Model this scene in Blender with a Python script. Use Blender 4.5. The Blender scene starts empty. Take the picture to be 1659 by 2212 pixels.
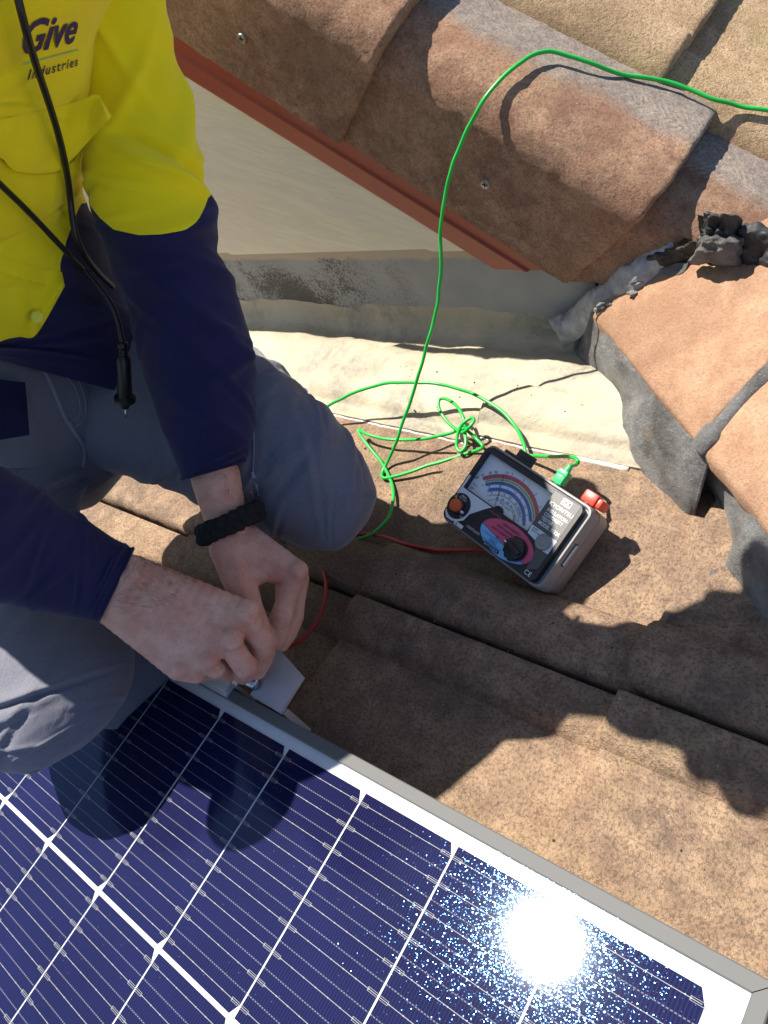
import bpy, bmesh, math, random
import numpy as np
from mathutils import Vector, Matrix, noise
from mathutils.bvhtree import BVHTree

random.seed(4)
sc = bpy.context.scene
col = sc.collection

# ------------------------------------------------------------------ frame of reference
# All shapes are laid out in the frame of the lower roof (x up the slope, y towards the gable wall,
# z off the roof; one unit is 1.2 mm) and then turned so that the world's Z is really up.
PITCH = math.radians(20.3)
SC = 0.0012
_c, _s = math.cos(PITCH), math.sin(PITCH)
RP = np.array([[_c, 0, -_s], [0, 1, 0], [_s, 0, _c]])
OFF = np.array([0.0, 0.0, 3.0])
def W(p):
    return np.asarray(p, float) @ RP.T * SC + OFF

# ------------------------------------------------------------------ camera
CR = np.array([[0.741585, 0.519733, -0.424181], [0.195417, -0.772231, -0.604543], [-0.641766, 0.365428, -0.674239]])
CC = np.array([518.267, -51.417, 516.199])
FPX = 1740.0
cam_d = bpy.data.cameras.new('camera')
cam = bpy.data.objects.new('camera', cam_d); col.objects.link(cam)
cam_d.sensor_fit = 'VERTICAL'; cam_d.sensor_height = 24.0
cam_d.lens = 24.0 * FPX / 2212.0
cam_d.clip_start = 0.02; cam_d.clip_end = 400
_m = np.stack([RP @ CR[0], RP @ -CR[1], RP @ -CR[2]], 1)
_mw = Matrix([list(_m[0]) + [0], list(_m[1]) + [0], list(_m[2]) + [0], [0, 0, 0, 1]])
_mw.translation = Vector(W(CC))
cam.matrix_world = _mw
sc.camera = cam

# ------------------------------------------------------------------ light
SUN = RP @ np.array([-0.339, 0.052, 0.939]); SUN /= np.linalg.norm(SUN)
world = bpy.data.worlds.new('World'); sc.world = world
world.use_nodes = True
wn = world.node_tree.nodes; wl = world.node_tree.links
sky = wn.new('ShaderNodeTexSky'); sky.sky_type = 'NISHITA'; sky.sun_disc = False
sky.sun_elevation = math.asin(SUN[2]); sky.sun_rotation = math.atan2(SUN[0], SUN[1])
sky.air_density = 1.0; sky.dust_density = 0.4; sky.ozone_density = 2.0
bg = wn['Background']; bg.inputs['Strength'].default_value = 0.078
wl.new(sky.outputs[0], bg.inputs[0])
sd = bpy.data.lights.new('sun', 'SUN'); sd.energy = 5.0; sd.angle = math.radians(0.5); sd.color = (1.0, 0.94, 0.84)
so = bpy.data.objects.new('sun', sd); col.objects.link(so)
so.rotation_euler = Vector(SUN).to_track_quat('Z', 'Y').to_euler(); so.location = (0, 0, 8)
vs = sc.view_settings
sc.display_settings.display_device = 'sRGB'
vs.view_transform = 'Standard'; vs.look = 'None'; vs.exposure = 0.88; vs.gamma = 1.0; vs.use_curve_mapping = False
sc.cycles.max_bounces = 8

# ------------------------------------------------------------------ geometry helpers
def ray(x, y):
    d = CR.T @ np.array([(x - 829.5) / FPX, (y - 1106) / FPX, 1.0])
    return d / np.linalg.norm(d)
def at(x, y, D): return CC + ray(x, y) * D
def hit(x, y, z=0.0):
    d = ray(x, y); return CC + d * ((z - CC[2]) / d[2])
TH = math.radians(40.6)
US = np.array([math.cos(TH), 0, -math.sin(TH)]); UN = np.array([math.sin(TH), 0, math.cos(TH)])
def up3(s, y, n):                                     # point on the upper roof: s down its slope, n off it
    return s * US + n * UN + np.array([0, y, 0.0])
def hitn(x, y, n):
    d = ray(x, y); return CC + d * ((n - CC @ UN) / (d @ UN))
def hity(x, y, Y):
    d = ray(x, y); return CC + d * ((Y - CC[1]) / d[1])
def nz(p, f, seed=0.0):
    return noise.noise(Vector((p[0] * f + seed, p[1] * f - seed * .7, p[2] * f + seed * 1.3)))
def fbm(p, f, o=3, seed=0.0):
    v = 0; a = 1
    for i in range(o):
        v += a * nz(p, f, seed + 7.1 * i); f *= 2.05; a *= .5
    return v
def sstep(a, b, x):
    t = min(1.0, max(0.0, (x - a) / (b - a))); return t * t * (3 - 2 * t)

ORG = {}
def me_from(name, V, F, mats, smooth=True, midx=None, origin=None, uv=None):
    V = W(V) - origin
    me = bpy.data.meshes.new(name)
    me.from_pydata([tuple(v) for v in V], [], [tuple(f) for f in F])
    for m in mats: me.materials.append(m)
    if midx is not None:
        me.polygons.foreach_set('material_index', list(midx))
    if smooth: me.polygons.foreach_set('use_smooth', [True] * len(me.polygons))
    if uv is not None:
        l = me.uv_layers.new(name='UVMap')
        vi = np.zeros(len(me.loops), int); me.loops.foreach_get('vertex_index', vi)
        l.data.foreach_set('uv', np.asarray(uv, float)[vi].ravel())
    me.update()
    return me
def obj(name, V, F, mat, parent=None, smooth=True, midx=None, uv=None, origin=None, auto=None):
    V = np.asarray(V, float)
    if origin is None:
        w = W(V); origin = np.array([*(w[:, :2].min(0) + w[:, :2].max(0)) / 2, w[:, 2].min()])
    else: origin = W(origin)
    mats = mat if isinstance(mat, (list, tuple)) else [mat]
    me = me_from(name, V, F, mats, smooth, midx, origin, uv)
    if auto: sharp(me, auto)
    o = bpy.data.objects.new(name, me); col.objects.link(o)
    ORG[o.name] = origin
    if parent is not None:
        o.parent = parent; o.location = origin - ORG[parent.name]
    else: o.location = origin
    return o
def sharp(me, deg):
    bm = bmesh.new(); bm.from_mesh(me)
    lim = math.radians(deg)
    for e in bm.edges:
        e.smooth = not (len(e.link_faces) == 2 and e.calc_face_angle(0) > lim)
    bm.to_mesh(me); bm.free()
def tag(o, label=None, cat=None, group=None, kind=None):
    for k, v in (('label', label), ('category', cat), ('group', group), ('kind', kind)):
        if v: o[k] = v
    return o
def thing(name, p, label, cat, group=None, parent=None):
    o = bpy.data.objects.new(name, None); col.objects.link(o)
    o.empty_display_size = .02
    ORG[o.name] = W(p); o.location = W(p)
    return tag(o, label, cat, group)
def copy(o, dp, parent=None, name=None):              # dp: shift in roof units
    c = o.copy(); col.objects.link(c)
    if name: c.name = name
    d = np.asarray(dp, float) @ RP.T * SC
    ORG[c.name] = ORG[o.name] + d
    if parent is not None:
        c.parent = parent; c.location = ORG[c.name] - ORG[parent.name]
    else: c.location = ORG[c.name]
    return c

class MB:                                             # collects shapes for one mesh
    def __init__(s): s.V = []; s.F = []; s.M = []
    def add(s, V, F, m=0):
        b = len(s.V); s.V += [tuple(v) for v in V]; s.F += [tuple(i + b for i in f) for f in F]; s.M += [m] * len(F)
        return s
    def box(s, a, b, T=None, m=0, bev=0.0):
        a = np.array(a, float); b = np.array(b, float)
        if bev <= 0:
            V = [[x, y, z] for x in (a[0], b[0]) for y in (a[1], b[1]) for z in (a[2], b[2])]
            F = [(0, 1, 3, 2), (4, 6, 7, 5), (0, 4, 5, 1), (2, 3, 7, 6), (0, 2, 6, 4), (1, 5, 7, 3)]
        else:
            bm = bmesh.new(); bmesh.ops.create_cube(bm, size=1)
            c = (a + b) / 2; sz = b - a
            for v in bm.verts: v.co = Vector([c[i] + v.co[i] * sz[i] for i in range(3)])
            bmesh.ops.bevel(bm, geom=bm.edges[:], offset=bev, segments=2, affect='EDGES', profile=.6)
            bm.verts.index_update()
            V = [list(v.co) for v in bm.verts]; F = [[v.index for v in f.verts] for f in bm.faces]; bm.free()
        if T is not None: V = [T(v) for v in V]
        return s.add(V, F, m)
    def cyl(s, c, r, h, T=None, m=0, n=24, r2=None, bev=0.0):   # axis along local z from c up to c+h
        r2 = r if r2 is None else r2
        rings = [(r, 0), (r2, h)] if bev <= 0 else [(r, 0), (r2, h - bev), (r2 - bev * .3, h - bev * .3), (r2 - bev, h)]
        V = []; F = []
        for rr, z in rings:
            for k in range(n):
                a = 2 * math.pi * k / n; V.append([c[0] + rr * math.cos(a), c[1] + rr * math.sin(a), c[2] + z])
        for i in range(len(rings) - 1):
            for k in range(n):
                F.append((i * n + k, i * n + (k + 1) % n, (i + 1) * n + (k + 1) % n, (i + 1) * n + k))
        F.append(tuple(range(n))[::-1]); F.append(tuple(range((len(rings) - 1) * n, len(rings) * n)))
        if T is not None: V = [T(v) for v in V]
        return s.add(V, F, m)
    def obj(s, name, mat, parent=None, **k):
        return obj(name, s.V, s.F, mat, parent, midx=s.M, **k)

def crom(P, n):                                       # Catmull-Rom through P, n samples
    P = np.asarray(P, float); m = len(P)
    if m == 2: return np.array([P[0] + (P[1] - P[0]) * t for t in np.linspace(0, 1, n)])
    Q = np.vstack([2 * P[0] - P[1], P, 2 * P[-1] - P[-2]])
    out = []
    for t in np.linspace(0, m - 1 - 1e-9, n):
        i = int(t); f = t - i; a, b, c, d = Q[i], Q[i + 1], Q[i + 2], Q[i + 3]
        out.append(.5 * (2 * b + (c - a) * f + (2 * a - 5 * b + 4 * c - d) * f * f + (3 * b - a - 3 * c + d) * f ** 3))
    return np.array(out)
def tube(P, r, n=10, caps=True):
    P = np.asarray(P, float); m = len(P)
    r = np.full(m, r, float) if np.isscalar(r) else np.asarray(r, float)
    T = np.gradient(P, axis=0); T /= np.linalg.norm(T, axis=1)[:, None] + 1e-12
    a = np.cross(T[0], [0.3, .2, 1]); a /= np.linalg.norm(a)
    V = []; F = []
    for i in range(m):
        a = a - T[i] * (a @ T[i]); a /= np.linalg.norm(a); b = np.cross(T[i], a)
        for k in range(n):
            q = 2 * math.pi * k / n; V.append(P[i] + r[i] * (math.cos(q) * a + math.sin(q) * b))
    for i in range(m - 1):
        for k in range(n):
            F.append((i * n + k, i * n + (k + 1) % n, (i + 1) * n + (k + 1) % n, (i + 1) * n + k))
    if caps: F.append(tuple(range(n))[::-1]); F.append(tuple(range((m - 1) * n, m * n)))
    return V, F
def grid_faces(a, b, off=0, wrap=False):              # a rows of b
    F = []
    for i in range(a - 1):
        for k in range(b if wrap else b - 1):
            k2 = (k + 1) % b
            F.append((off + i * b + k, off + i * b + k2, off + (i + 1) * b + k2, off + (i + 1) * b + k))
    return F
def sheet(P, thick, nrm):                             # P: (a,b,3) top surface, closed below by thick along -nrm
    a, b, _ = P.shape
    nrm = np.asarray(nrm, float); nrm = nrm / np.linalg.norm(nrm)
    Q = P - thick * nrm
    V = np.vstack([P.reshape(-1, 3), Q.reshape(-1, 3)])
    F = grid_faces(a, b); o = a * b
    F = F + [tuple(i + o for i in f[::-1]) for f in F]
    def edge(ix):
        for i in range(len(ix) - 1): F.append((ix[i + 1], ix[i], ix[i] + o, ix[i + 1] + o))
    edge([k for k in range(b)]); edge([i * b + b - 1 for i in range(a)])
    edge([(a - 1) * b + k for k in range(b)][::-1]); edge([i * b for i in range(a)][::-1])
    return V, F

# ------------------------------------------------------------------ materials
class NT:
    def __init__(s, name):
        s.m = bpy.data.materials.new(name); s.m.use_nodes = True
        s.t = s.m.node_tree; s.N = s.t.nodes; s.L = s.t.links
        s.b = s.N['Principled BSDF']; s.out = s.N['Material Output']
        s._p = None
    def n(s, t, **k):
        x = s.N.new('ShaderNode' + t)
        for a, v in k.items(): setattr(x, a, v)
        return x
    def set(s, sock, v):
        if isinstance(v, bpy.types.NodeSocket): s.L.new(v, sock)
        elif v is not None: sock.default_value = v
    def pos(s):
        if s._p is None: s._p = s.n('NewGeometry').outputs['Position']
        return s._p
    def noise(s, scale, detail=4, rough=.55, vec=None, dist=0.0):
        x = s.n('TexNoise'); s.set(x.inputs['Vector'], vec or s.pos())
        x.inputs['Scale'].default_value = scale; x.inputs['Detail'].default_value = detail
        x.inputs['Roughness'].default_value = rough; x.inputs['Distortion'].default_value = dist
        return x.outputs['Fac']
    def vor(s, scale, feature='F1', vec=None, out='Distance'):
        x = s.n('TexVoronoi', feature=feature); s.set(x.inputs['Vector'], vec or s.pos()); x.inputs['Scale'].default_value = scale
        return x.outputs[out]
    def ramp(s, f, *st):
        x = s.n('ValToRGB'); s.set(x.inputs[0], f)
        e = x.color_ramp.elements
        while len(e) < len(st): e.new(.5)
        for q, (p, c) in zip(e, st):
            q.position = p; q.color = (c, c, c, 1) if not isinstance(c, tuple) else (*c, 1)
        return x.outputs[0]
    def mix(s, f, a, b, mode='MIX'):
        x = s.n('MixRGB', blend_type=mode); s.set(x.inputs[0], f)
        for i, v in ((1, a), (2, b)): s.set(x.inputs[i], (*v, 1) if isinstance(v, tuple) else v)
        return x.outputs[0]
    def math(s, op, a, b=None, c=None, clamp=False):
        x = s.n('Math', operation=op); x.use_clamp = clamp
        for i, v in enumerate((a, b, c)): s.set(x.inputs[i], v)
        return x.outputs[0]
    def xyz(s, vec=None, scale=None):
        v = vec or s.pos()
        x = s.n('SeparateXYZ'); s.L.new(v, x.inputs[0]); return x.outputs
    def scaled(s, sc3, vec=None, rot=None):
        x = s.n('Mapping'); s.set(x.inputs[0], vec or s.pos())
        x.inputs['Scale'].default_value = sc3
        if rot: x.inputs['Rotation'].default_value = rot
        return x.outputs[0]
    def roof(s):                                      # position in roof units
        a = s.n('VectorMath', operation='SUBTRACT'); s.L.new(s.pos(), a.inputs[0]); a.inputs[1].default_value = OFF
        r = s.n('VectorRotate', rotation_type='Y_AXIS'); s.L.new(a.outputs[0], r.inputs[0]); r.inputs['Angle'].default_value = PITCH
        b = s.n('VectorMath', operation='SCALE'); s.L.new(r.outputs[0], b.inputs[0]); b.inputs['Scale'].default_value = 1 / SC
        return b.outputs[0]
    def bump(s, h, strength=.5, dist=.001, prev=None):
        x = s.n('Bump'); s.set(x.inputs['Height'], h); x.inputs['Strength'].default_value = strength
        x.inputs['Distance'].default_value = dist
        if prev is not None: s.L.new(prev, x.inputs['Normal'])
        return x.outputs[0]
    def done(s, color=None, rough=None, metal=None, normal=None, spec=None, **k):
        if color is not None: s.set(s.b.inputs['Base Color'], (*color, 1) if isinstance(color, tuple) else color)
        if rough is not None: s.set(s.b.inputs['Roughness'], rough)
        if metal is not None: s.set(s.b.inputs['Metallic'], metal)
        if spec is not None: s.set(s.b.inputs['Specular IOR Level'], spec)
        if normal is not None: s.L.new(normal, s.b.inputs['Normal'])
        for kk, v in k.items(): s.set(s.b.inputs[kk.replace('_', ' ')], v)
        return s.m
def plain(name, c, rough=.6, metal=0.0, spec=None, var=.12, nscale=60, bump=.0, bscale=600):
    t = NT(name)
    f = t.noise(nscale, 4)
    cc = t.mix(t.ramp(f, (.3, 0.0), (.7, 1.0)), tuple(x * (1 - var) for x in c), tuple(min(1, x * (1 + var)) for x in c))
    nn = t.bump(t.noise(bscale, 3), bump, .0006) if bump else None
    return t.done(cc, rough, metal, nn, spec)

def concrete(name, base, dark, light, lichen=.0, lich_col=(.22, .2, .12), pits=.55, bump=.8, top=None, big=7.0):
    t = NT(name)
    rnd = t.n('ObjectInfo').outputs['Random']
    big_ = t.noise(big, 5, .6)
    c = t.mix(t.ramp(big_, (.32, 0.0), (.68, 1.0)), dark, base)
    c = t.mix(t.ramp(t.noise(34, 6, .7), (.42, 0.0), (.66, 1.0)), c, light)
    c = t.mix(t.math('MULTIPLY', rnd, .22), c, dark)
    c = t.mix(t.math('MULTIPLY', t.ramp(t.noise(3.1, 6, .62, dist=.5), (.50, 0.0), (.62, 1.0)), .5), c, tuple(x * .72 for x in dark))
    c = t.mix(t.math('MULTIPLY', t.ramp(t.noise(19, 6, .7, dist=.8), (.55, 0.0), (.66, 1.0)), .45), c, tuple(min(1, x * 1.12) for x in light))
    if top is not None: c = top(t, c)
    if lichen > 0:
        lm = t.math('MULTIPLY', t.ramp(t.noise(11, 8, .72), (.52, 0.0), (.64, 1.0)), t.ramp(t.noise(160, 4, .7), (.40, 0.0), (.58, 1.0)))
        c = t.mix(t.math('MULTIPLY', lm, lichen), c, lich_col)
    c = t.mix(t.math('MULTIPLY', t.ramp(t.noise(150, 5, .8), (.36, 1.0), (.5, 0.0)), pits * .5), c, tuple(x * .55 for x in dark))
    sp = t.vor(520, 'F1')
    c = t.mix(t.math('MULTIPLY', t.ramp(t.noise(300, 4, .75), (.40, 1.0), (.52, 0.0)), pits), c, tuple(x * .42 for x in dark))
    c = t.mix(t.math('MULTIPLY', t.ramp(t.noise(430, 2, .6), (.66, 0.0), (.72, 1.0)), .45), c, (.5, .44, .36))
    h = t.math('ADD', t.math('MULTIPLY', t.noise(330, 6, .75), 1.0), t.math('MULTIPLY', t.noise(85, 4, .6), .5))
    h = t.math('ADD', h, t.math('MULTIPLY', t.ramp(sp, (.0, 0.0), (.35, 1.0)), .25))
    return t.done(c, .92, 0, t.bump(h, bump, .0042), .25)
# ================================================================== MATERIAL LIBRARY
M_tile = concrete('tile_brown', (.425, .275, .172), (.225, .156, .118), (.53, .36, .232), lichen=.45, lich_col=(.30, .26, .12), pits=.5, bump=.9)
M_tile_flat = concrete('tile_weathered', (.30, .185, .11), (.20, .125, .08), (.36, .24, .15), lichen=.6, lich_col=(.15, .12, .09))
def _barge_top(t, c):                                 # the worn grey coating left on the flat of the barge tile, with scuffs from a boot tread
    x, y, z = t.xyz(t.roof())
    f = t.math('ADD', y, t.math('MULTIPLY', t.noise(14, 5), 46))
    m = t.n('MapRange'); m.interpolation_type = 'SMOOTHSTEP'; t.set(m.inputs[0], f); m.inputs[1].default_value = 592; m.inputs[2].default_value = 621
    c2 = t.mix(t.ramp(t.noise(120, 5, .7), (.35, 0.0), (.65, 1.0)), (.20, .18, .17), (.34, .295, .25))
    c = t.mix(t.math('MULTIPLY', m.outputs[0], .9), c, c2)
    # tread print: chevron bars inside an oblong on the tile
    dx = t.math('SUBTRACT', x, 159); dy = t.math('SUBTRACT', y, 600); dz = t.math('SUBTRACT', z, 73)
    s = t.math('SUBTRACT', t.math('MULTIPLY', dx, .76), t.math('MULTIPLY', dz, .65))
    w = t.n('TexWave', wave_type='BANDS', bands_direction='X'); cv = t.n('CombineXYZ')
    t.set(cv.inputs[0], t.math('ADD', s, t.math('MULTIPLY', t.math('ABSOLUTE', dy), .8))); t.set(cv.inputs[1], dy)
    t.L.new(cv.outputs[0], w.inputs[0]); w.inputs['Scale'].default_value = .045; w.inputs['Distortion'].default_value = 1.2
    r = t.math('ADD', t.math('POWER', t.math('DIVIDE', s, 85), 2), t.math('POWER', t.math('DIVIDE', dy, 30), 2))
    ins = t.ramp(t.math('ADD', r, t.math('MULTIPLY', t.noise(60, 3), .6)), (.75, 1.0), (1.15, 0.0))
    mm = t.math('MULTIPLY', ins, t.ramp(w.outputs['Fac'], (.5, 0.0), (.62, 1.0)))
    return t.mix(t.math('MULTIPLY', t.math('MULTIPLY', mm, t.ramp(t.noise(90, 4, .7), (.42, 0.0), (.6, 1.0))), .6), c, (.45, .37, .27))
M_barge = concrete('barge_tile_brown', (.385, .215, .132), (.225, .124, .082), (.48, .30, .195), lichen=.3, lich_col=(.28, .24, .13), pits=.4, bump=.4, top=_barge_top)
M_moss = concrete('tile_mossy', (.58, .39, .235), (.43, .29, .17), (.66, .47, .29), lichen=.65, lich_col=(.38, .33, .13), pits=.5)
M_cap = concrete('ridge_cap_concrete', (.46, .265, .165), (.39, .22, .135), (.52, .33, .21), lichen=.15, pits=.25, bump=.6, big=4)


t = NT('mortar_grey')
f1 = t.noise(16, 5, .6)
c = t.mix(t.ramp(f1, (.36, 0.0), (.66, 1.0)), (.10, .095, .09), (.34, .34, .335))
c = t.mix(t.math('MULTIPLY', t.ramp(t.noise(520, 2), (.60, 0.0), (.70, 1.0)), .55), c, (.42, .42, .42))
c = t.mix(t.math('MULTIPLY', t.ramp(t.noise(26, 4), (.64, 0.0), (.72, 1.0)), .5), c, (.2, .15, .1))
h = t.math('ADD', t.noise(300, 6, .8), t.math('MULTIPLY', t.noise(60, 5, .7), 1.0))
M_mortar = t.done(c, .6, 0, t.bump(h, 1.0, .004), .45)
M_bead = plain('mortar_light', (.36, .36, .36), .6, var=.35, nscale=70, bump=1.0, bscale=260)
M_black = plain('bitumen_black', (.028, .027, .027), .6, spec=.5, var=.4, nscale=90, bump=.7, bscale=300)

t = NT('flashing_cream')
x, y, z = t.xyz(t.roof())
c = t.mix(t.ramp(t.noise(9, 5, .6), (.36, 0.0), (.62, 1.0)), (.40, .345, .25), (.49, .43, .31))
gr = t.math('MULTIPLY', t.ramp(t.noise(5.5, 6, .65, dist=.9), (.46, 0.0), (.60, 1.0)), t.ramp(t.noise(95, 5, .75), (.32, .15), (.62, 1.0)))
c = t.mix(t.math('MULTIPLY', gr, .85), c, (.20, .19, .165))
c = t.mix(t.math('MULTIPLY', t.ramp(t.noise(420, 3), (.62, 0.0), (.7, 1.0)), .35), c, (.24, .21, .16))
c = t.mix(t.math('MULTIPLY', t.ramp(t.noise(60, 4, .6, t.scaled((.35, 2.2, 1))), (.60, 0.0), (.7, 1.0)), .4), c, (.31, .27, .21))
h = t.math('ADD', t.math('MULTIPLY', t.noise(30, 5, .6), 1.0), t.math('MULTIPLY', t.noise(200, 4), .25))
M_flash = t.done(c, .6, 0, t.bump(h, .8, .004), .3)

t = NT('upstand_grey')
x, y, z = t.xyz(t.roof())
c = t.mix(t.ramp(t.noise(8, 4), (.35, 0.0), (.65, 1.0)), (.26, .27, .275), (.34, .345, .34))
mf = t.math('ADD', t.math('MULTIPLY', t.noise(6, 3, .6, dist=.6), 1.0), t.math('MULTIPLY', t.noise(260, 4, .8), 1.0))
mold = t.ramp(mf, (1.03 / 1.0 - .02, 0.0), (1.0, 0.0)) if False else t.ramp(t.math('MULTIPLY', mf, .5), (.505, 0.0), (.57, 1.0))
rx = t.n('MapRange'); t.set(rx.inputs[0], x); rx.inputs[1].default_value = -120; rx.inputs[2].default_value = -270
mold = t.math('MULTIPLY', mold, rx.outputs[0], clamp=True)
c = t.mix(t.math('MULTIPLY', mold, .86), c, (.035, .03, .03))
tz = t.n('MapRange'); t.set(tz.inputs[0], t.math('ADD', z, t.math('MULTIPLY', t.noise(30, 4), 14))); tz.inputs[1].default_value = 37; tz.inputs[2].default_value = 41
c = t.mix(t.math('MULTIPLY', tz.outputs[0], .9, clamp=True), c, (.46, .38, .27))
M_upst = t.done(c, .6, 0, t.bump(t.noise(60, 5), .25, .002), .4)

t = NT('weatherboard_cream')
gv = t.scaled((3.2, 1, 34), rot=(0, 0, 0))
g = t.noise(3.4, 6, .6, gv, dist=1.6)
c = t.mix(t.ramp(g, (.35, 0.0), (.62, 1.0)), (.74, .68, .52), (.80, .74, .57))
c = t.mix(t.math('MULTIPLY', t.ramp(t.noise(240, 2), (.74, 0.0), (.78, 1.0)), .6), c, (.25, .22, .16))
M_board = t.done(c, .6, 0, t.bump(t.ramp(g, (.38, 0.0), (.52, 1.0)), .35, .0016), .35)

M_red = plain('barge_red_paint', (.33, .075, .042), .42, spec=.5, var=.06, nscale=14, bump=.06, bscale=240)
M_screw = plain('zinc_screw', (.42, .40, .36), .4, .8, var=.2)
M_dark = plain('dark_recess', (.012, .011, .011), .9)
M_white = plain('white_sealant', (.62, .58, .54), .6, var=.15, bump=.3)

# solar module
t = NT('solar_cell_silicon')
uvn = t.n('TexCoord').outputs['UV']
ux, uy, uz = t.xyz(uvn)
fing = t.math('FRACT', t.math('DIVIDE', ux, 2.35))
fl = t.ramp(fing, (.60, 0.0), (.74, 1.0), (.92, 1.0), (1.0, 0.0))
c = t.mix(t.ramp(t.noise(12, 4), (.3, 0.0), (.7, 1.0)), (.005, .0052, .036), (.0075, .0078, .052))
c = t.mix(t.math('MULTIPLY', fl, .26), c, (.04, .042, .12))
row = t.math('FRACT', t.math('DIVIDE', uy, 168 / 9.0))
band = t.math('MULTIPLY', t.math('LESS_THAN', t.math('ABSOLUTE', t.math('SUBTRACT', row, .02)), .022), t.math('LESS_THAN', t.math('FRACT', t.math('DIVIDE', ux, 2.35)), .62))
c = t.mix(t.math('MULTIPLY', band, .35), c, (.42, .42, .45))
dots = t.math('LESS_THAN', t.vor(160), .035)
c = t.mix(t.math('MULTIPLY', dots, .7), c, (.5, .5, .55))
M_cell = t.done(c, .75, 0, None, .05)
M_bus = plain('busbar_tinned', (.30, .295, .29), .6, .1, spec=.2, var=.1)
M_sheet = plain('backsheet_white', (.66, .68, .70), .85, spec=.05, var=.03)
t = NT('anodised_aluminium')
g = t.noise(90, 3, .5, t.scaled((1, 60, 60)))
M_frame = t.done(t.mix(g, (.105, .105, .105), (.135, .135, .13)), .7, .1, t.bump(g, .06, .0004))
t = NT('clamp_aluminium')
g = t.noise(60, 3, .5, t.scaled((40, 1, 1)))
M_alu = t.done(t.mix(g, (.52, .52, .54), (.66, .66, .69)), .42, .35, t.bump(g, .12, .0004))
t = NT('panel_glass')
for nd in (t.b,): t.N.remove(nd)
tr = t.n('BsdfTransparent'); tr.inputs[0].default_value = (.96, .97, .98, 1)
gl = t.n('BsdfGlossy', distribution='BECKMANN'); gl.inputs['Roughness'].default_value = .092
g3 = t.n('BsdfGlossy', distribution='GGX'); g3.inputs['Roughness'].default_value = .075
gl2 = t.n('BsdfGlossy', distribution='BECKMANN'); gl2.inputs['Roughness'].default_value = .10; gl2.inputs[0].default_value = (.16, .42, 1, 1)
vc = t.vor(1800, out='Color'); sb = t.n('VectorMath', operation='SUBTRACT'); t.L.new(vc, sb.inputs[0]); sb.inputs[1].default_value = (.5, .5, .5)
vv = t.vor(1800, out='Position'); wn_ = t.n('TexWhiteNoise'); t.L.new(vv, wn_.inputs['Vector'])
sm = t.n('VectorMath', operation='SCALE'); t.L.new(sb.outputs[0], sm.inputs[0]); t.L.new(t.math('MULTIPLY', t.math('POWER', wn_.outputs['Value'], 1.4), .15), sm.inputs['Scale'])
gn = t.n('NewGeometry'); ad = t.n('VectorMath', operation='ADD'); t.L.new(gn.outputs['Normal'], ad.inputs[0]); t.L.new(sm.outputs[0], ad.inputs[1])
nm_ = t.n('VectorMath', operation='NORMALIZE'); t.L.new(ad.outputs[0], nm_.inputs[0]); t.L.new(nm_.outputs[0], gl2.inputs['Normal'])
m0 = t.n('MixShader'); m0.inputs[0].default_value = .4; t.L.new(gl.outputs[0], m0.inputs[1]); t.L.new(g3.outputs[0], m0.inputs[2])
mg = t.n('MixShader'); mg.inputs[0].default_value = .55
t.L.new(m0.outputs[0], mg.inputs[1]); t.L.new(gl2.outputs[0], mg.inputs[2])
lw = t.n('LayerWeight'); lw.inputs[0].default_value = .5
fr_ = t.math('ADD', .032, t.math('MULTIPLY', t.math('POWER', lw.outputs['Facing'], 5), .95))
ms = t.n('MixShader'); t.L.new(fr_, ms.inputs[0]); t.L.new(tr.outputs[0], ms.inputs[1]); t.L.new(mg.outputs[0], ms.inputs[2])
t.L.new(ms.outputs[0], t.out.inputs[0])
M_glass = t.m

# cloth and skin
def cloth(name, c, dark, rough=.85, weave=900, sheen=.25, ws=.25, twill=False, mott=.5):
    t = NT(name)
    cc = t.mix(t.math('MULTIPLY', t.ramp(t.noise(14, 5, .6), (.35, 1.0), (.65, 0.0)), mott), c, dark)
    w = t.n('TexWave', wave_type='BANDS', bands_direction='DIAGONAL'); t.L.new(t.pos(), w.inputs[0]); w.inputs['Scale'].default_value = weave; w.inputs['Distortion'].default_value = .8
    if twill: cc = t.mix(t.math('MULTIPLY', t.ramp(t.noise(700, 3, .7, t.scaled((1, 1, 3), rot=(.5, .3, .2))), (.4, 0.0), (.62, 1.0)), .35), cc, tuple(min(1, x * 1.7) for x in c))
    h = t.math('ADD', t.math('MULTIPLY', w.outputs['Fac'], 0.0 if twill else .4), t.noise(1400, 2))
    return t.done(cc, rough, 0, t.bump(h, ws, .0006, t.bump(t.noise(24, 5, .6, dist=.8), .4, .006)), .2, Sheen_Weight=sheen)
M_yellow = cloth('hivis_yellow', (.93, .79, .010), (.82, .68, .008), .75, 1500, .1, .15, mott=.3)
M_navy = cloth('navy_drill', (.014, .015, .062), (.009, .009, .038), .85, 1300, .12, .2)
M_jean = cloth('grey_denim', (.165, .165, .20), (.11, .11, .145), .9, 620, .3, .35, True)
M_seam = cloth('denim_seam', (.26, .26, .33), (.15, .15, .21), .9, 620, .3, .3)
M_logo_p = plain('print_purple', (.055, .02, .11), .7)
M_logo_t = plain('print_teal', (.30, .58, .25), .7)
M_logo_k = plain('print_black', (.03, .03, .05), .7)
M_button = plain('shirt_button', (.80, .76, .06), .35, var=.08)
M_rope = plain('bracelet_cord', (.010, .010, .012), .9, var=.4, nscale=300, bump=.8, bscale=900)
M_boot = plain('boot_leather', (.10, .06, .035), .6, bump=.4)
M_hat = plain('straw_hat', (.45, .36, .2), .8, bump=.6, bscale=500)
M_hair = plain('hair_brown', (.06, .035, .02), .6, bump=.6, bscale=700)
t = NT('skin')
c = t.mix(t.ramp(t.noise(34, 4, .6), (.36, 0.0), (.64, 1.0)), (.72, .335, .24), (.84, .49, .36))
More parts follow.
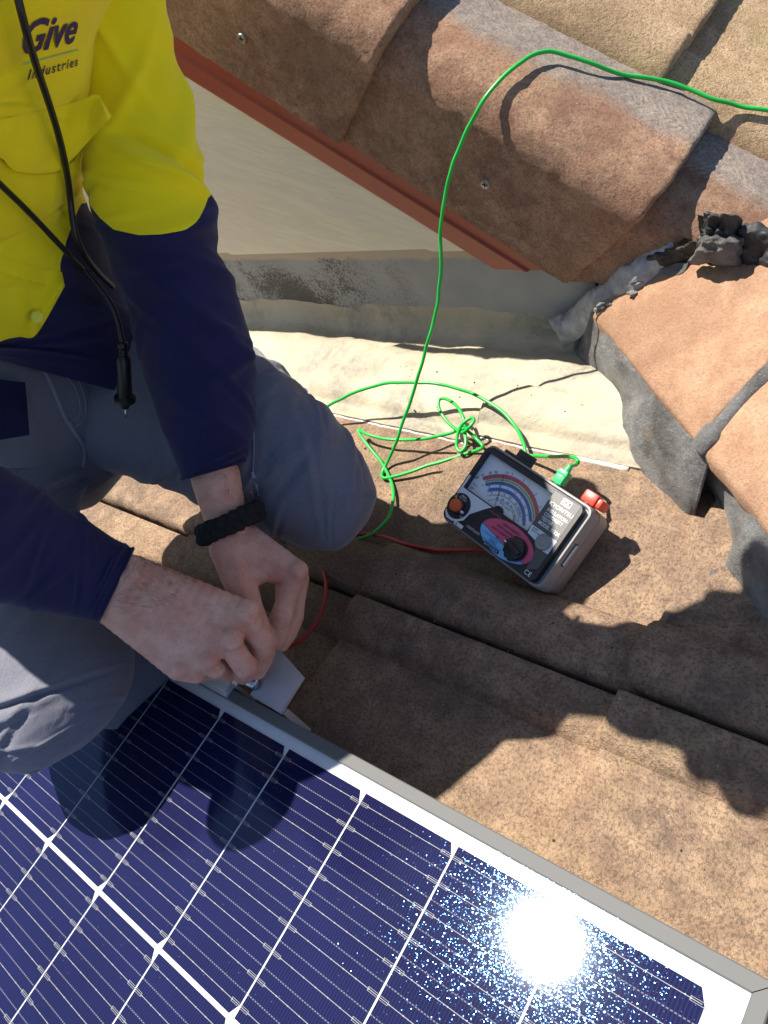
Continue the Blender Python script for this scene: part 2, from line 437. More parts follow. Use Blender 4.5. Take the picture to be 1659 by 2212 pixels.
c = t.mix(t.math('MULTIPLY', t.ramp(t.noise(330, 3, .6), (.60, 0.0), (.72, 1.0)), .38), c, (.40, .165, .125))
c = t.mix(t.math('MULTIPLY', t.ramp(t.noise(70, 4, .6), (.52, 0.0), (.72, 1.0)), .4), c, (.62, .24, .19))
h = t.math('ADD', t.math('MULTIPLY', t.noise(520, 5, .7), .8), t.math('ADD', t.math('MULTIPLY', t.vor(520, 'DISTANCE_TO_EDGE'), .9), t.math('MULTIPLY', t.noise(110, 3, .5), 1.6)))
M_skin = t.done(c, .46, 0, t.bump(h, .62, .0018, t.bump(t.noise(60, 4, .6, t.scaled((1, 2.2, 1)), .6), .3, .004)), .4, Subsurface_Weight=.05, Subsurface_Scale=.004)
M_skin.node_tree.nodes['Principled BSDF'].inputs['Subsurface Radius'].default_value = (1.0, .35, .2)
M_eye = plain('eye', (.7, .7, .68), .2)

# instrument and leads
M_gcase = plain('case_grey', (.30, .285, .285), .5, var=.05, bump=.25, bscale=900)
M_bcase = plain('case_black', (.022, .022, .026), .42, var=.1, bump=.2, bscale=900)
M_lgrey = plain('label_grey', (.105, .10, .095), .45, var=.05)
M_silver = plain('label_silver', (.74, .77, .82), .4, .0, var=.03)
M_dial = plain('dial_white', (.90, .92, .95), .5, var=.02)
M_ink = plain('print_ink', (.02, .02, .025), .6)
M_inkw = plain('print_white', (.85, .85, .85), .6)
M_dred = plain('dial_red', (.62, .12, .16), .6)
M_dgreen = plain('dial_green', (.36, .42, .10), .6)
M_dblue = plain('dial_blue', (.10, .22, .58), .6)
M_pink = plain('label_pink', (.72, .10, .20), .45, var=.04)
M_lblue = plain('label_blue', (.20, .52, .88), .45, var=.04)
M_orange = plain('button_orange', (.78, .13, .03), .4)
M_knob = plain('knob_black', (.018, .018, .02), .35)
M_zero = plain('knob_grey', (.30, .30, .31), .45, .3)
M_green = plain('lead_green', (.012, .42, .055), .32, spec=.6, var=.05)
M_greenp = plain('plug_green', (.02, .45, .13), .35, var=.05)
M_redl = plain('lead_red', (.52, .025, .018), .35, var=.05)
M_redp = plain('plug_red', (.72, .045, .02), .38, var=.05)
M_blackl = plain('lead_black', (.012, .012, .014), .38, spec=.5, var=.2)
M_steel = plain('stainless', (.55, .55, .56), .25, .95, var=.05)
t = NT('dial_window')
t.N.remove(t.b)
tr = t.n('BsdfTransparent'); gl = t.n('BsdfGlossy'); gl.inputs['Roughness'].default_value = .06
lw = t.n('LayerWeight'); lw.inputs[0].default_value = .5
fr_ = t.math('ADD', .05, t.math('MULTIPLY', t.math('POWER', lw.outputs['Facing'], 5), .9))
ms = t.n('MixShader'); t.L.new(fr_, ms.inputs[0]); t.L.new(tr.outputs[0], ms.inputs[1]); t.L.new(gl.outputs[0], ms.inputs[2])
t.L.new(ms.outputs[0], t.out.inputs[0]); M_window = t.m

def two_tone(name):
    t = NT(name)
    a = t.n('Attribute'); a.attribute_name = 'seam'; f = t.math('GREATER_THAN', a.outputs['Fac'], 0.0)
    m1 = t.mix(t.math('MULTIPLY', t.ramp(t.noise(14, 5, .6), (.35, 1.0), (.65, 0.0)), .3), (.93, .79, .010), (.82, .68, .008))
    m2 = t.mix(t.math('MULTIPLY', t.ramp(t.noise(14, 5, .6), (.35, 1.0), (.65, 0.0)), .5), (.016, .016, .075), (.010, .010, .045))
    c = t.mix(f, m1, m2)
    w = t.n('TexWave', wave_type='BANDS', bands_direction='DIAGONAL'); t.L.new(t.pos(), w.inputs[0]); w.inputs['Scale'].default_value = 1400; w.inputs['Distortion'].default_value = .8
    h = t.math('ADD', t.math('MULTIPLY', w.outputs['Fac'], .4), t.noise(1400, 2))
    return t.done(c, .82, 0, t.bump(h, .18, .0006, t.bump(t.noise(26, 4), .25, .004)), .2, Sheen_Weight=.12)
M_shirt = two_tone('shirt_two_tone')
# ================================================================== LOWER ROOF
G = 281.0                                             # exposed length of a tile
TX0 = -1.0; TY0 = 170.0; TWID = 290.0
ZP = -91.0
def tprof(yy):                                        # height across a tile, yy = 0..290 from the roll's outer edge
    z = 0.0
    if yy < 68:                                       # the roll over the joint, meeting the pan in a crease
        z = 23 * math.sqrt(max(0.0, 1 - ((yy - 24) / 41.0) ** 2)) - 5 * max(0, 1 - yy / 5.0) ** 2
        z = max(z, 2.0 * sstep(69, 60, yy))
    z += 6.0 * math.exp(-((yy - 160) / 44.0) ** 2)
    z -= 2.5 * math.exp(-((yy - 236) / 14.0) ** 2)
    if yy > 240: z += 15 * math.sqrt(max(0.0, 1 - ((288 - yy) / 48.0) ** 2))   # the lower flank of the roll, on the next tile
    return z
def ztile(x, y):
    fx = ((x - TX0) / G) % 1.0
    return ZP + tprof((y - TY0) % TWID) + 17 * (1 - fx)
def tile_mesh(seed, L=G + 38, wid=TWID - 6, nx=46, ny=74, prof=tprof, lift=17.0, thick=15.0, x0=0.0):
    P = np.zeros((nx, ny, 3))
    xs = np.concatenate([np.array([0, 1.2, 3, 6]), np.linspace(10, L, nx - 4)])
    ys = np.concatenate([np.array([0, 1.0, 2.5]), np.linspace(5, wid - 4, ny - 5), np.array([wid - 1.5, wid])])
    for i, x in enumerate(xs):
        for k, y in enumerate(ys):
            e = 2.4 * max(0, 1 - x / 4.0) ** 2.2 + 1.6 * max(0, 1 - min(y, wid - y) / 4) ** 2
            rc = 15 - math.sqrt(max(0.0, 225 - max(0.0, 15 - y) ** 2)) if x < 26 else 0.0
            px_ = x + rc * max(0.0, 1 - x / 26.0) + (1.6 * nz((0, y, seed), .09, seed) + .9 * nz((0, y, seed), .3, seed) if x < 8 else 0)
            py_ = y + (1.0 * nz((x, y, seed), .08, seed + 3) if y < 6 else 0)
            P[i, k] = (px_, py_, prof(y) + lift * (1 - x / G) - e + .55 * fbm((x, y, seed), .05, 3, seed))
    V, F = sheet(P.transpose(1, 0, 2), thick, (0, 0, 1))
    return V, F
roof = thing('roof', (0, 0, ZP), 'weathered brown concrete tile roof slope under the kneeling worker and the solar panel', 'roof')
protos = []
for q in range(3):
    V, F = tile_mesh(3.7 * q + 1)
    protos.append((V, F))
cols = range(-4, 3)
first = {}
for r in (0, -1, -2):
    for i in cols:
        x = TX0 + G * i; y = TY0 + TWID * r
        if r < 0 and i < -3: continue
        k = (i * 2 + r) % 3
        if k not in first:
            V, F = protos[k]
            o = obj('roof_tile', V + np.array([x, y, ZP]), F, M_tile, roof, origin=(x, y, ZP), auto=50)
            first[k] = (o, (x, y))
        else:
            o0, (x0, y0) = first[k]
            copy(o0, (x - x0, y - y0, 0), roof, 'roof_tile')
# dark batten space below the tiles so no light leaks through the joints
V, F = MB().box((-1500, -560, -160), (900, 960, -128)).V, MB().box((-1500, -560, -160), (900, 960, -128)).F
obj('roof_underlay', V, F, M_dark, roof, smooth=False)

# ================================================================== GABLE WALL AND FLASHING
YW = 560.0
wall = thing('gable_wall', (-300, YW, -70), 'cream weatherboard gable wall under the red barge, above the cream flashing', 'wall')
HX, HZ = math.cos(PITCH), -math.sin(PITCH)            # horizontal direction within the wall
UX, UZ = math.sin(PITCH), math.cos(PITCH)             # true up within the wall
def clip_board(u0, u1, zmin):
    """outline in (x,z) of the board between levels u0 and u1, cut by the upstand's top and the barge"""
    poly = [(h * HX + u * UX, h * HZ + u * UZ) for h, u in ((-900, u0), (500, u0), (500, u1), (-900, u1))]
    def clip(poly, f):
        out = []
        for a, b in zip(poly, poly[1:] + poly[:1]):
            fa, fb = f(a), f(b)
            if fa >= 0: out.append(a)
            if fa * fb < 0:
                t_ = fa / (fa - fb); out.append((a[0] + (b[0] - a[0]) * t_, a[1] + (b[1] - a[1]) * t_))
        return out
    poly = clip(poly, lambda p: p[1] - zmin)
    if poly: poly = clip(poly, lambda p: 90 - p[0])
    if poly: poly = clip(poly, lambda p: 56 - (p[0] * UN[0] + p[1] * UN[2]))
    return poly
lev = -250
while lev < 620:
    poly = clip_board(lev, lev + 130, 46.0)
    if len(poly) > 2:
        def yy(p, lev=lev): return YW - 4 - 5.0 * (1 - ((p[0] * UX + p[1] * UZ) - lev) / 130.0)
        n = len(poly)
        V = [(p[0], yy(p), p[1]) for p in poly] + [(p[0], yy(p) + 7, p[1]) for p in poly]
        F = [tuple(range(n)), tuple(range(n, 2 * n))[::-1]] + [(k, k + n, (k + 1) % n + n, (k + 1) % n) for k in range(n)]
        obj('weatherboard', V, F, M_board, wall, smooth=False)
    lev += 130
V, F = MB().box((-1200, YW + 5, -100), (92, YW + 16, 600)).V, MB().box((-1200, YW + 5, -100), (92, YW + 16, 600)).F
bm_ok = [(v[0], v[1], min(v[2], (50 - v[0] * UN[0]) / UN[2])) for v in V]
obj('wall_lining', bm_ok, F, M_dark, wall, smooth=False)

# painted apron flashing lapping over the tiles and turned up the wall
nx, ny = 190, 54
P = np.zeros((nx, ny, 3))
xs = np.linspace(-900, 300, nx)
for i, x in enumerate(xs):
    ye = 389.5 + 1.6 * nz((x, 0, 0), .02, 5) + .5 * nz((x, 0, 0), .12, 9)
    for k in range(ny):
        v = k / (ny - 1)
        y = ye + (YW - 5 - ye) * v
        b = sstep(.02, .3, v)
        base = -72 + 10 * math.exp(-((y - 485) / 34.0) ** 2) - 5 * math.exp(-((y - 530) / 16.0) ** 2)
        bumps = 7.5 * fbm((x, y * 1.5, 0), .009, 3, 2.2) + 2.4 * fbm((x, y, 0), .03, 4, 4.2) + .35 * fbm((x, y, 0), .14, 2, 1.2)
        z = (ztile(x, min(y, 425)) + 2.5) * (1 - b) + (base) * b + bumps * (.25 + .75 * b)
        z = max(z, ztile(x, y) + 3.0) if y < 459 else z
        z += 30 * max(0, (v - .90) / .10) ** 2.4
        P[i, k] = (x, y, z)
V, F = sheet(P.transpose(1, 0, 2), 2.6, (0, 0, 1))
fl = obj('flashing', V, F, M_flash, wall, auto=60); P_fl = P.copy()
P2 = np.zeros((nx, 10, 3))
for i, x in enumerate(np.minimum(xs, 88 + .02 * xs)):
    z0 = P[i, -1, 2] - 2
    for k in range(10):
        v = k / 9.0
        P2[i, k] = (x, YW - 5.0 + 2.5 * v + 1.2 * nz((x, 0, v * 80), .012, 6), z0 + (50 - z0) * v)
V, F = sheet(P2.transpose(1, 0, 2), 2.0, (0, -1, 0))
obj('flashing_upstand', V, F, M_upst, wall, auto=60)
# ragged bead of white sealant showing along the front edge of the flashing
bp = [(x, P[i, 0, 1] - 1.6 + .8 * nz((x, 0, 0), .15, 3), P[i, 0, 2] - 3.2) for i, x in enumerate(xs) if -330 < x < 190]
rr = [1.2 + 1.0 * abs(nz((p[0], 0, 0), .06, 8)) + (1.6 * sstep(90, 130, p[0])) for p in bp]
V, F = tube(bp, rr, 8); obj('sealant_bead', V, F, M_white, wall)

# ================================================================== UPPER ROOF
roof2 = thing('roof', up3(-60, 680, 204), 'upper tiled roof verge with rounded brown barge tiles above the cream gable wall', 'roof')
def barge_prof():
    pts = [(529.2, 74), (528.7, 102), (528.2, 134), (528.7, 167)]
    for k in range(1, 9):
        a = math.pi - k * (math.pi / 2 + .22) / 8
        pts.append((528.7 + 46.4 + 46.4 * math.cos(a), 169 + 46.4 * math.sin(a)))
    pts += [(596, 213), (615, 211), (634, 209), (644, 206)]
    return np.array(pts)
BP = barge_prof()
def barge_mesh(se, seed, L=G * .9836 + 34, mask=False):
    prof = crom(BP, 64)
    tg = np.gradient(prof, axis=0); tg /= np.linalg.norm(tg, axis=1)[:, None]
    nr = np.stack([-tg[:, 1], tg[:, 0]], 1)           # outward
    ns = 54
    us = np.concatenate([[0, 1.0, 2.6, 5], np.linspace(9, L, ns - 4)])
    P = np.zeros((2, ns, len(prof), 3))
    for i, u in enumerate(us):
        for k, (y, n) in enumerate(prof):
            lift = (7 + 12 * sstep(160, 203, n)) * (1 - u / (G * .9836))
            s_end = se - 29.5 * max(0, (211 - n) / 137.0)
            j = 1.8 * nz((y, n, seed), .06, seed) + 1.0 * nz((y, n, seed), .25, seed)
            rough_ = 1.0 * fbm((u, y, n + seed), .035, 3, seed) + (.9 * nz((u, y, n), .2, seed) if n > 172 else .5 * nz((u, y, n), .2, seed))
            e = 2.2 * max(0, 1 - u / 4) ** 2
            if k < 3: n = n + 1.4 * nz((u, 0, 0), .06, seed + 2) + .8 * nz((u, 0, 0), .3, seed)
            o_ = lift + rough_ - e
            s = s_end - u - (j if u < 6 else 0)
            if mask:                                  # the flange of the lowest tile ends in the mortar above the hip caps
                nm_ = float(np.interp(s, [49, 52, 74, 92, 104, 110, 130], [70, 76, 94, 105, 144, 190, 194])) + 3 * nz((s, 0, 0), .08, 3)
                if n < nm_:
                    n = nm_; y = float(np.interp(n, prof[:40, 1], prof[:40, 0])) if n < 211 else y
            yo, no = y + nr[k, 0] * o_, n + nr[k, 1] * o_
            P[0, i, k] = up3(s, yo, no)
            P[1, i, k] = up3(s, yo - nr[k, 0] * 13, no - nr[k, 1] * 13)
    a, b = ns, len(prof); o = a * b
    V = np.vstack([P[0].reshape(-1, 3), P[1].reshape(-1, 3)])
    F = [f[::-1] for f in grid_faces(a, b)]
    F = F + [tuple(q + o for q in f[::-1]) for f in F]
    def edge(ix):
        for q in range(len(ix) - 1): F.append((ix[q], ix[q + 1], ix[q + 1] + o, ix[q] + o))
    edge(list(range(b))); edge([i * b + b - 1 for i in range(a)]); edge([(a - 1) * b + k for k in range(b)][::-1]); edge([i * b for i in range(a)][::-1])
    return V, F
def screw(p, nrm, parent, r=4.8):
    nrm = np.array(nrm, float); nrm /= np.linalg.norm(nrm)
    a = np.cross(nrm, [.3, .1, .9]); a /= np.linalg.norm(a); b = np.cross(nrm, a); p = np.array(p)
    T = lambda v: p + v[0] * a + v[1] * b + v[2] * nrm
    m = MB().cyl((0, 0, -3), r, 4.2, T, 0, 20, bev=.9)
    m.box((-r * .62, -.55, 1.0), (r * .62, .55, 1.32), T, 1).box((-.55, -r * .62, 1.0), (.55, r * .62, 1.34), T, 1)
    return m.obj('screw', [M_screw, M_dark], parent, auto=40)
up_geo = []
for q, se in enumerate((78 + 276, 78, 78 - 276)):
    V, F = barge_mesh(se, 2.3 * q + .7, mask=(q == 0))
    o = obj('barge_tile', V, F, M_barge, roof2, auto=55); up_geo.append((V, F))
    if q == 1:
        w = hity(1048, 398, 521.5); screw(w, (0, -1, 0), o)
    if q == 2:
        w = hity(522, 83, 521.5); screw(w, (0, -1, 0), o)
def uprof(yy):
    z = 0.0
    if yy < 82:
        q = yy / 78.0
        z = 33 * math.sin(math.pi * min(1, q)) ** .8 + 3 * (1 - min(1, q)) - 14 * max(0, 1 - yy / 8.0) ** 2
    z += 6 * math.exp(-((yy - 165) / 40.0) ** 2)
    return z
def upper_tile(se, y0, seed):
    P = np.zeros((46, 60, 3))
    us = np.concatenate([[0, 1.0, 2.6, 5], np.linspace(9, 276 + 34, 42)])
    ys = np.concatenate([[0, 1, 2.5], np.linspace(5, 303, 57)])
    for i, u in enumerate(us):
        for k, y in enumerate(ys):
            j = (1.8 * nz((y, 0, seed), .06, seed) + 1.0 * nz((y, 0, seed), .25, seed)) if u < 6 else 0
            n = 198 + uprof(y) + 15 * (1 - u / 276.0) - 3.0 * max(0, 1 - u / 6) ** 2 + .9 * fbm((u, y, seed), .04, 3, seed) + .5 * nz((u, y, seed), .22, seed)
            P[i, k] = up3(se - u - j, y0 + y, n)
    V, F = sheet(P, 14, UN)
    return V, [f[::-1] for f in F]
for c_, y0 in enumerate((636, 942)):
    for q, se in enumerate((23 + 552, 23 + 276, 23, 23 - 276)):
        V, F = upper_tile(se, y0, 1.9 * q + 5 * c_ + .4); up_geo.append((V, F))
        obj('roof_tile', V, F, M_moss, roof2, auto=55)
# red barge cover strip below the verge, with a small folded ridge
prof = [(552, 6), (548, 6), (546.5, 9), (545.5, 26), (545, 32), (542.4, 34), (542.4, 36.2), (545, 38.2), (545.5, 94), (552, 96)]
V = []; F = []
S0 = -620
for e in (0, 1):
    for y, n in prof:
        s = S0 if e == 0 else (n * UN[2] - 24.6) / -US[2]
        V.append(up3(s, y, n))
n_ = len(prof)
F = [(k, (k + 1) % n_, (k + 1) % n_ + n_, k + n_) for k in range(n_)] + [tuple(range(n_))[::-1], tuple(range(n_, 2 * n_))]
obj('barge_cover', V, F, M_red, roof2, smooth=False)
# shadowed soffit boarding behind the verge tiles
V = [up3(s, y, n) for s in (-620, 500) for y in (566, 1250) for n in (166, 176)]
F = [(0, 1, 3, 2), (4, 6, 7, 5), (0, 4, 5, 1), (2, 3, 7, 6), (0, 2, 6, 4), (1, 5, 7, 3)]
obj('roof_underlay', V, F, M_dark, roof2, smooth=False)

# ================================================================== HIP CAPS AND POINTING
hip = thing('hip_ridge', (200, 440, -60), 'row of broad brown hip caps bedded in cracked dark grey mortar right of the flashing', 'roof ridge')
CAPW = 260.0
def capz(b): return 66 * (1 - abs(b / CAPW * 2 - 1) ** 1.75)
E0 = np.array([107.0, 515.5, -5.0]); AX = np.array([.7478, -.664, 0]); BX = np.array([.664, .7478, 0])
def cap_mesh(a0, a1, seed, dz=0.0, wid=CAPW):
    na, nb = 40, 56
    P = np.zeros((na, nb, 3))
    for i in range(na):
        a = a0 + (a1 - a0) * i / (na - 1)
        if i < 3: a = a0 + (0, 1.2, 3)[i]
        if i > na - 4: a = a1 - (3, 1.2, 0)[i - na + 3]
        for k in range(nb):
            b = wid * k / (nb - 1)
            if k < 3: b = (0, 1.2, 3.2)[k]
            q = abs(b / wid * 2 - 1)
            z = capz(b) + dz
            e = 3.0 * max(0, 1 - min(a - a0, a1 - a) / 5) ** 2 + 2.6 * max(0, 1 - b / 5) ** 2
            j = 1.6 * nz((b, 0, seed), .06, seed) if i < 3 or i > na - 4 else 0
            j2 = 1.8 * nz((a, 0, seed), .05, seed + 4) + .9 * nz((a, 0, 0), .2, seed) if k < 3 else 0
            P[i, k] = E0 + AX * (a + j) + BX * (b + j2) + np.array([0, 0, z - e + .8 * fbm((a, b, seed), .03, 3, seed) + .4 * nz((a, b, seed), .2, 1)])
    return sheet(P.transpose(1, 0, 2), 13, (0, 0, 1))
for a0, a1, dz, sd_ in ((4, 222, 2, 3.3), (231, 540, -1, 7.7), (546, 860, -1, 9.7)):
    V, F = cap_mesh(a0, a1, sd_, dz)
    obj('hip_cap', V, F, M_cap, hip, auto=55)
def strip(name, lo, up, zl, zu, bulge, mat, seed, rag=6.5, n=190, m=44, thick=5.0, parent=None):
    A = crom([hit(x, y, zl[i] if isinstance(zl, list) else zl) for i, (x, y) in enumerate(lo)], n); B = crom([hit(x, y, zu[i] if isinstance(zu, list) else zu) for i, (x, y) in enumerate(up)], n)
    P = np.zeros((n, m, 3))
    for i in range(n):
        d = (A[i] - B[i]); dn = d / np.linalg.norm(d)
        A_ = A[i] + dn * (rag * nz(A[i], .05, seed) + rag * .7 * nz(A[i], .17, seed + 2) + rag * .35 * nz(A[i], .5, seed))
        for k in range(m):
            v = k / (m - 1)
            p = B[i] * (1 - v) + A_ * v
            h = bulge * math.sin(math.pi * v ** .8) * (1 + .35 * nz(p, .02, seed)) + 3.2 * fbm(p, .04, 4, seed) - 1.6 * abs(nz(p, .09, seed + 3)) + .8 * nz(p, .3, seed)
            if v > .88: h -= 2.5 * ((v - .88) / .12) ** 2
            P[i, k] = p + np.array([0, 0, h])
    V, F = sheet(P, thick, (0, 0, 1))
    return obj(name, V, [f[::-1] for f in F], mat, parent or hip, auto=70)
strip('pointing', [(1192, 700), (1222, 722), (1231, 748), (1233, 778), (1266, 810), (1305, 842), (1326, 883), (1327, 918), (1335, 945), (1360, 990), (1398, 1038), (1440, 1075), (1476, 1112), (1496, 1118)],
      [(1268, 662), (1292, 690), (1330, 738), (1356, 776), (1390, 820), (1422, 862), (1452, 898), (1472, 922), (1490, 942), (1510, 962), (1538, 985)], -88, -6, 5, M_mortar, 2.2)
strip('pointing', [(1474, 968), (1500, 1022), (1522, 1050), (1545, 1085), (1562, 1130), (1572, 1190), (1556, 1236), (1590, 1280), (1640, 1345), (1662, 1400), (1700, 1470)],
      [(1500, 918), (1526, 948), (1556, 985), (1585, 1020), (1612, 1060), (1640, 1095), (1668, 1135), (1700, 1175), (1730, 1215), (1760, 1250), (1800, 1300)], -86, -6, 6, M_mortar, 5.1)
# mortar across the joint of the caps, and the round bead closing the first cap's end
jp = [E0 + AX * (227 + 1.5 * nz((b, 0, 0), .05, 2)) + BX * b + np.array([0, 0, capz(max(b, 0)) - 5]) for b in np.linspace(-2, 150, 46)]
V, F = tube(jp, [7.5 + 1.5 * nz(p, .06, 4) + (2.5 if i < 6 else 0) for i, p in enumerate(jp)], 10); obj('joint_mortar', V, F, M_mortar, hip)
k216 = 2.16
lo_ = [(549, 320), (566, 309), (584, 296), (602, 282), (620, 268), (636, 256), (650, 243), (660, 235)]
hi_ = [(560, 338), (580, 324), (597, 308), (614, 296), (634, 281), (648, 267), (662, 255), (674, 246)]
strip('mortar_bead', [(x * k216, y * k216) for x, y in lo_], [(x * k216, y * k216) for x, y in hi_], [-44, -30, -8, 14, 34, 48, 58, 64], [-52, -30, 0, 16, 38, 50, 60, 66], 9, M_bead, 6.1, rag=3.5, n=120, m=30, thick=14)
# dark sealant run and broken lumps where the caps meet the verge
def patch(name, c, mat, seed, n=40, m=28, amp=6.0, rag=4, thick=12, parent=None, out=(0, -.6, .8)):
    c = [np.array(q) for q in c]; ctr = sum(c) / 4; out = np.array(out)
    P = np.zeros((n, m, 3))
    for i in range(n):
        for k in range(m):
            u, v = i / (n - 1), k / (m - 1)
            p = (c[0] * (1 - u) + c[1] * u) * (1 - v) + (c[3] * (1 - u) + c[2] * u) * v
            ed = min(u, 1 - u, v, 1 - v); w = max(0, 1 - ed / .12)
            p = p + (p - ctr) / np.linalg.norm(p - ctr + 1e-6) * w * rag * (nz(p, .05, seed) + .6 * nz(p, .15, seed))
            P[i, k] = p + out * (amp * (fbm(p, .045, 4, seed) + .5 * abs(nz(p, .13, seed))) + amp * .8 * min(1, ed / .25) - 1.5 * w)
    V, F = sheet(P, thick, out)
    return obj(name, V, F, mat, parent or hip, auto=60)
patch('mortar_lump', [hit(1372, 604, 28), hit(1510, 566, 50), hity(1512, 516, 523), hity(1398, 548, 526)], M_black, 1.5, amp=6)
patch('mortar_lump', [hit(1500, 568, 50), hit(1720, 604, 54), hity(1720, 500, 523), hity(1513, 468, 523)], M_black, 4.5, amp=8, thick=14)
patch('mortar_lump', [hity(1484, 562, 506), hity(1590, 568, 504), hity(1602, 512, 510), hity(1524, 506, 510)], M_mortar, 8.5, amp=11)
patch('mortar_lump', [hity(1516, 516, 512), hity(1592, 524, 512), hity(1598, 466, 516), hity(1518, 458, 516)], M_black, 6.5, amp=12)
patch('mortar_flake', [hit(1396, 590, 40), hit(1470, 588, 47), hit(1478, 568, 52), hit(1404, 566, 45)], M_mortar, 3.5, n=24, m=14, amp=3, rag=6, thick=3, out=(0, 0, 1))
for (x, y, z, r, sd_) in ((1376, 606, 35, 5.5, 1), (1366, 633, 27, 3.5, 2), (1302, 660, 8, 4.5, 3), (1316, 655, 11, 3, 5), (1290, 668, 3, 3, 4), (1314, 884, -70, 4, 7), (1307, 872, -71, 3, 8), (1548, 1240, -76, 5, 11)):
    bm = bmesh.new(); bmesh.ops.create_icosphere(bm, subdivisions=3, radius=1)
    p0 = hit(x, y, z)
    V = [p0 + np.array(v.co) * np.array([1.3, 1.0, .7]) * r * (1 + .5 * nz(np.array(v.co), 1.3, sd_)) for v in bm.verts]
    F = [[v.index for v in f.verts] for f in bm.faces]; bm.free()
    obj('mortar_crumb', V, F, M_flash if sd_ in (7, 8) else M_mortar, hip)

# grit and crumbs lying on the tiles, the flashing and in the joints
gm = MB(); rg = random.Random(11)
iv, if_ = None, None
bm = bmesh.new(); bmesh.ops.create_icosphere(bm, subdivisions=1, radius=1)
gv = np.array([v.co[:] for v in bm.verts]); gf = [[v.index for v in f.verts] for f in bm.faces]; bm.free()
for k in range(360):
    if k < 250: x, y = rg.uniform(-260, 430), rg.uniform(20, 385); z = ztile(x, y)
    elif k < 330: x, y = rg.uniform(-60, 420), rg.gauss(166, 3); z = ztile(x, y) if (y - TY0) % TWID < 200 else ZP + 6
    else: x, y = rg.uniform(-200, 140), rg.uniform(395, 470); i_ = int(np.argmin(abs(xs - x))); j_ = int(np.argmin(abs(P_fl[i_, :, 1] - y))); z = P_fl[i_, j_, 2]
    r = rg.uniform(.4, .95) * (1.5 if rg.random() < .06 else 1)
    gm.add(gv * r * np.array([rg.uniform(.7, 1.5), rg.uniform(.7, 1.4), .7]) + np.array([x, y, z + r * .4]), gf, rg.choice((0, 0, 1, 2)))
tag(gm.obj('grit', [M_tile, M_bead, M_black]), kind='stuff')

# ================================================================== SOLAR PANEL
CU, CV = 84.5, 168.0
panel = thing('solar_panel', (422, 8, -38), 'framed dark blue solar panel with white grid lines lying in front of the kneeling worker', 'solar panel')
NS, NC = 5, 10                                        # strings, cells built along each string
XR = 5 * CU; XL = XR - NC * CU - 60; YT = 0.0; YB = -NS * CV
def fr_side(a, b, inw):                               # hollow frame bar with a mitred lip
    pass
prof = [(0, -38), (0, .6), (.8, 1.2), (9.2, 1.2), (10, .6), (10, -1.0), (2.2, -1.0), (2.2, -36), (26, -36), (26, -38)]   # (inwards, z)
x0, x1, y0, y1 = XL, 450.0, YB - 18, 18.0
rings = []
for cx_, cy_, sx, sy in ((x0, y1, 1, -1), (x1, y1, -1, -1), (x1, y0, -1, 1), (x0, y0, 1, 1)):
    rings.append([(cx_ + sx * d, cy_ + sy * d, z) for d, z in prof])
names = []
n_ = len(prof)
for q in range(4):
    A, B = rings[q], rings[(q + 1) % 4]
    g = .35                                           # hairline at the mitres
    A_ = np.array(A); B_ = np.array(B)
    dirn = (B_ - A_) / np.linalg.norm(B_ - A_, axis=1)[:, None]
    V = np.vstack([A_ + dirn * g, B_ - dirn * g])
    F = [(k, k + n_, (k + 1) % n_ + n_, (k + 1) % n_) for k in range(n_)] + [tuple(range(n_)), tuple(range(n_, 2 * n_))[::-1]]
    obj('frame_bar', V, F, M_frame, panel, smooth=False)
m = MB().box((x0 + 3, y0 + 3, -3.2), (x1 - 3, y1 - 3, -1.6)); m.obj('backsheet', M_sheet, panel, smooth=False)
# cells: square corners on one long side, clipped corners on the other
cw, ch, cf = CU - 1.9, CV - 3.4, 8.0
oc = [(0, 0), (cw - cf * .55, 0), (cw, -cf), (cw, -ch + cf), (cw - cf * .55, -ch), (0, -ch)]
cell0 = None
for j in range(NS):
    for i in range(NC):
        xa = XR - (i + 1) * CU + .95; ya = YT - j * CV - 1.7
        if cell0 is None:
            V = [(xa + x, ya + y, -1.0) for x, y in oc] + [(xa + x, ya + y, -1.4) for x, y in oc]
            F = [tuple(range(6))[::-1], tuple(range(6, 12))] + [(k, (k + 1) % 6, (k + 1) % 6 + 6, k + 6) for k in range(6)]
            cell0 = obj('solar_cell', V, F, M_cell, panel, smooth=False, uv=[(x, y) for x, y in oc] * 2, origin=(xa, ya, -1.4)); cx0, cy0 = xa, ya
        else: copy(cell0, (xa - cx0, ya - cy0, 0), panel, 'solar_cell')
bus0 = None
for j in range(NS):
    for b in range(9):
        yb = YT - j * CV - (b + .5) * CV / 9.0
        if bus0 is None:
            m = MB()
            xl, xr = XR - NC * CU + 4, XR - 2
            m.box((xl, yb - .19, -.95), (xr, yb + .19, -.62))
            for i in range(NC):
                xa = XR - (i + 1) * CU
                for q in range(7): m.box((xa + 9 + q * 11.2, yb - .36, -.95), (xa + 10.0 + q * 11.2, yb + .36, -.56))
                for xs_, xe in ((xa + .5, xa + 8.5), (xa + CU - 8.5, xa + CU - .5)):
                    m.box((xs_, yb - 1.25, -.95), (xe, yb - 1.0, -.60)); m.box((xs_, yb + 1.0, -.95), (xe, yb + 1.25, -.60))
                    m.box((xs_ if xs_ > xa + 9 else xe - .4, yb - 1.25, -.95), (xs_ + .4 if xs_ > xa + 9 else xe, yb + 1.25, -.58))
            bus0 = m.obj('busbar', M_bus, panel, smooth=False); by0 = yb
        else: copy(bus0, (0, yb - by0, 0), panel, 'busbar')
V = [(x0 + 4, y0 + 4, -.1), (x1 - 4, y0 + 4, -.1), (x1 - 4, y1 - 4, -.1), (x0 + 4, y1 - 4, -.1)]
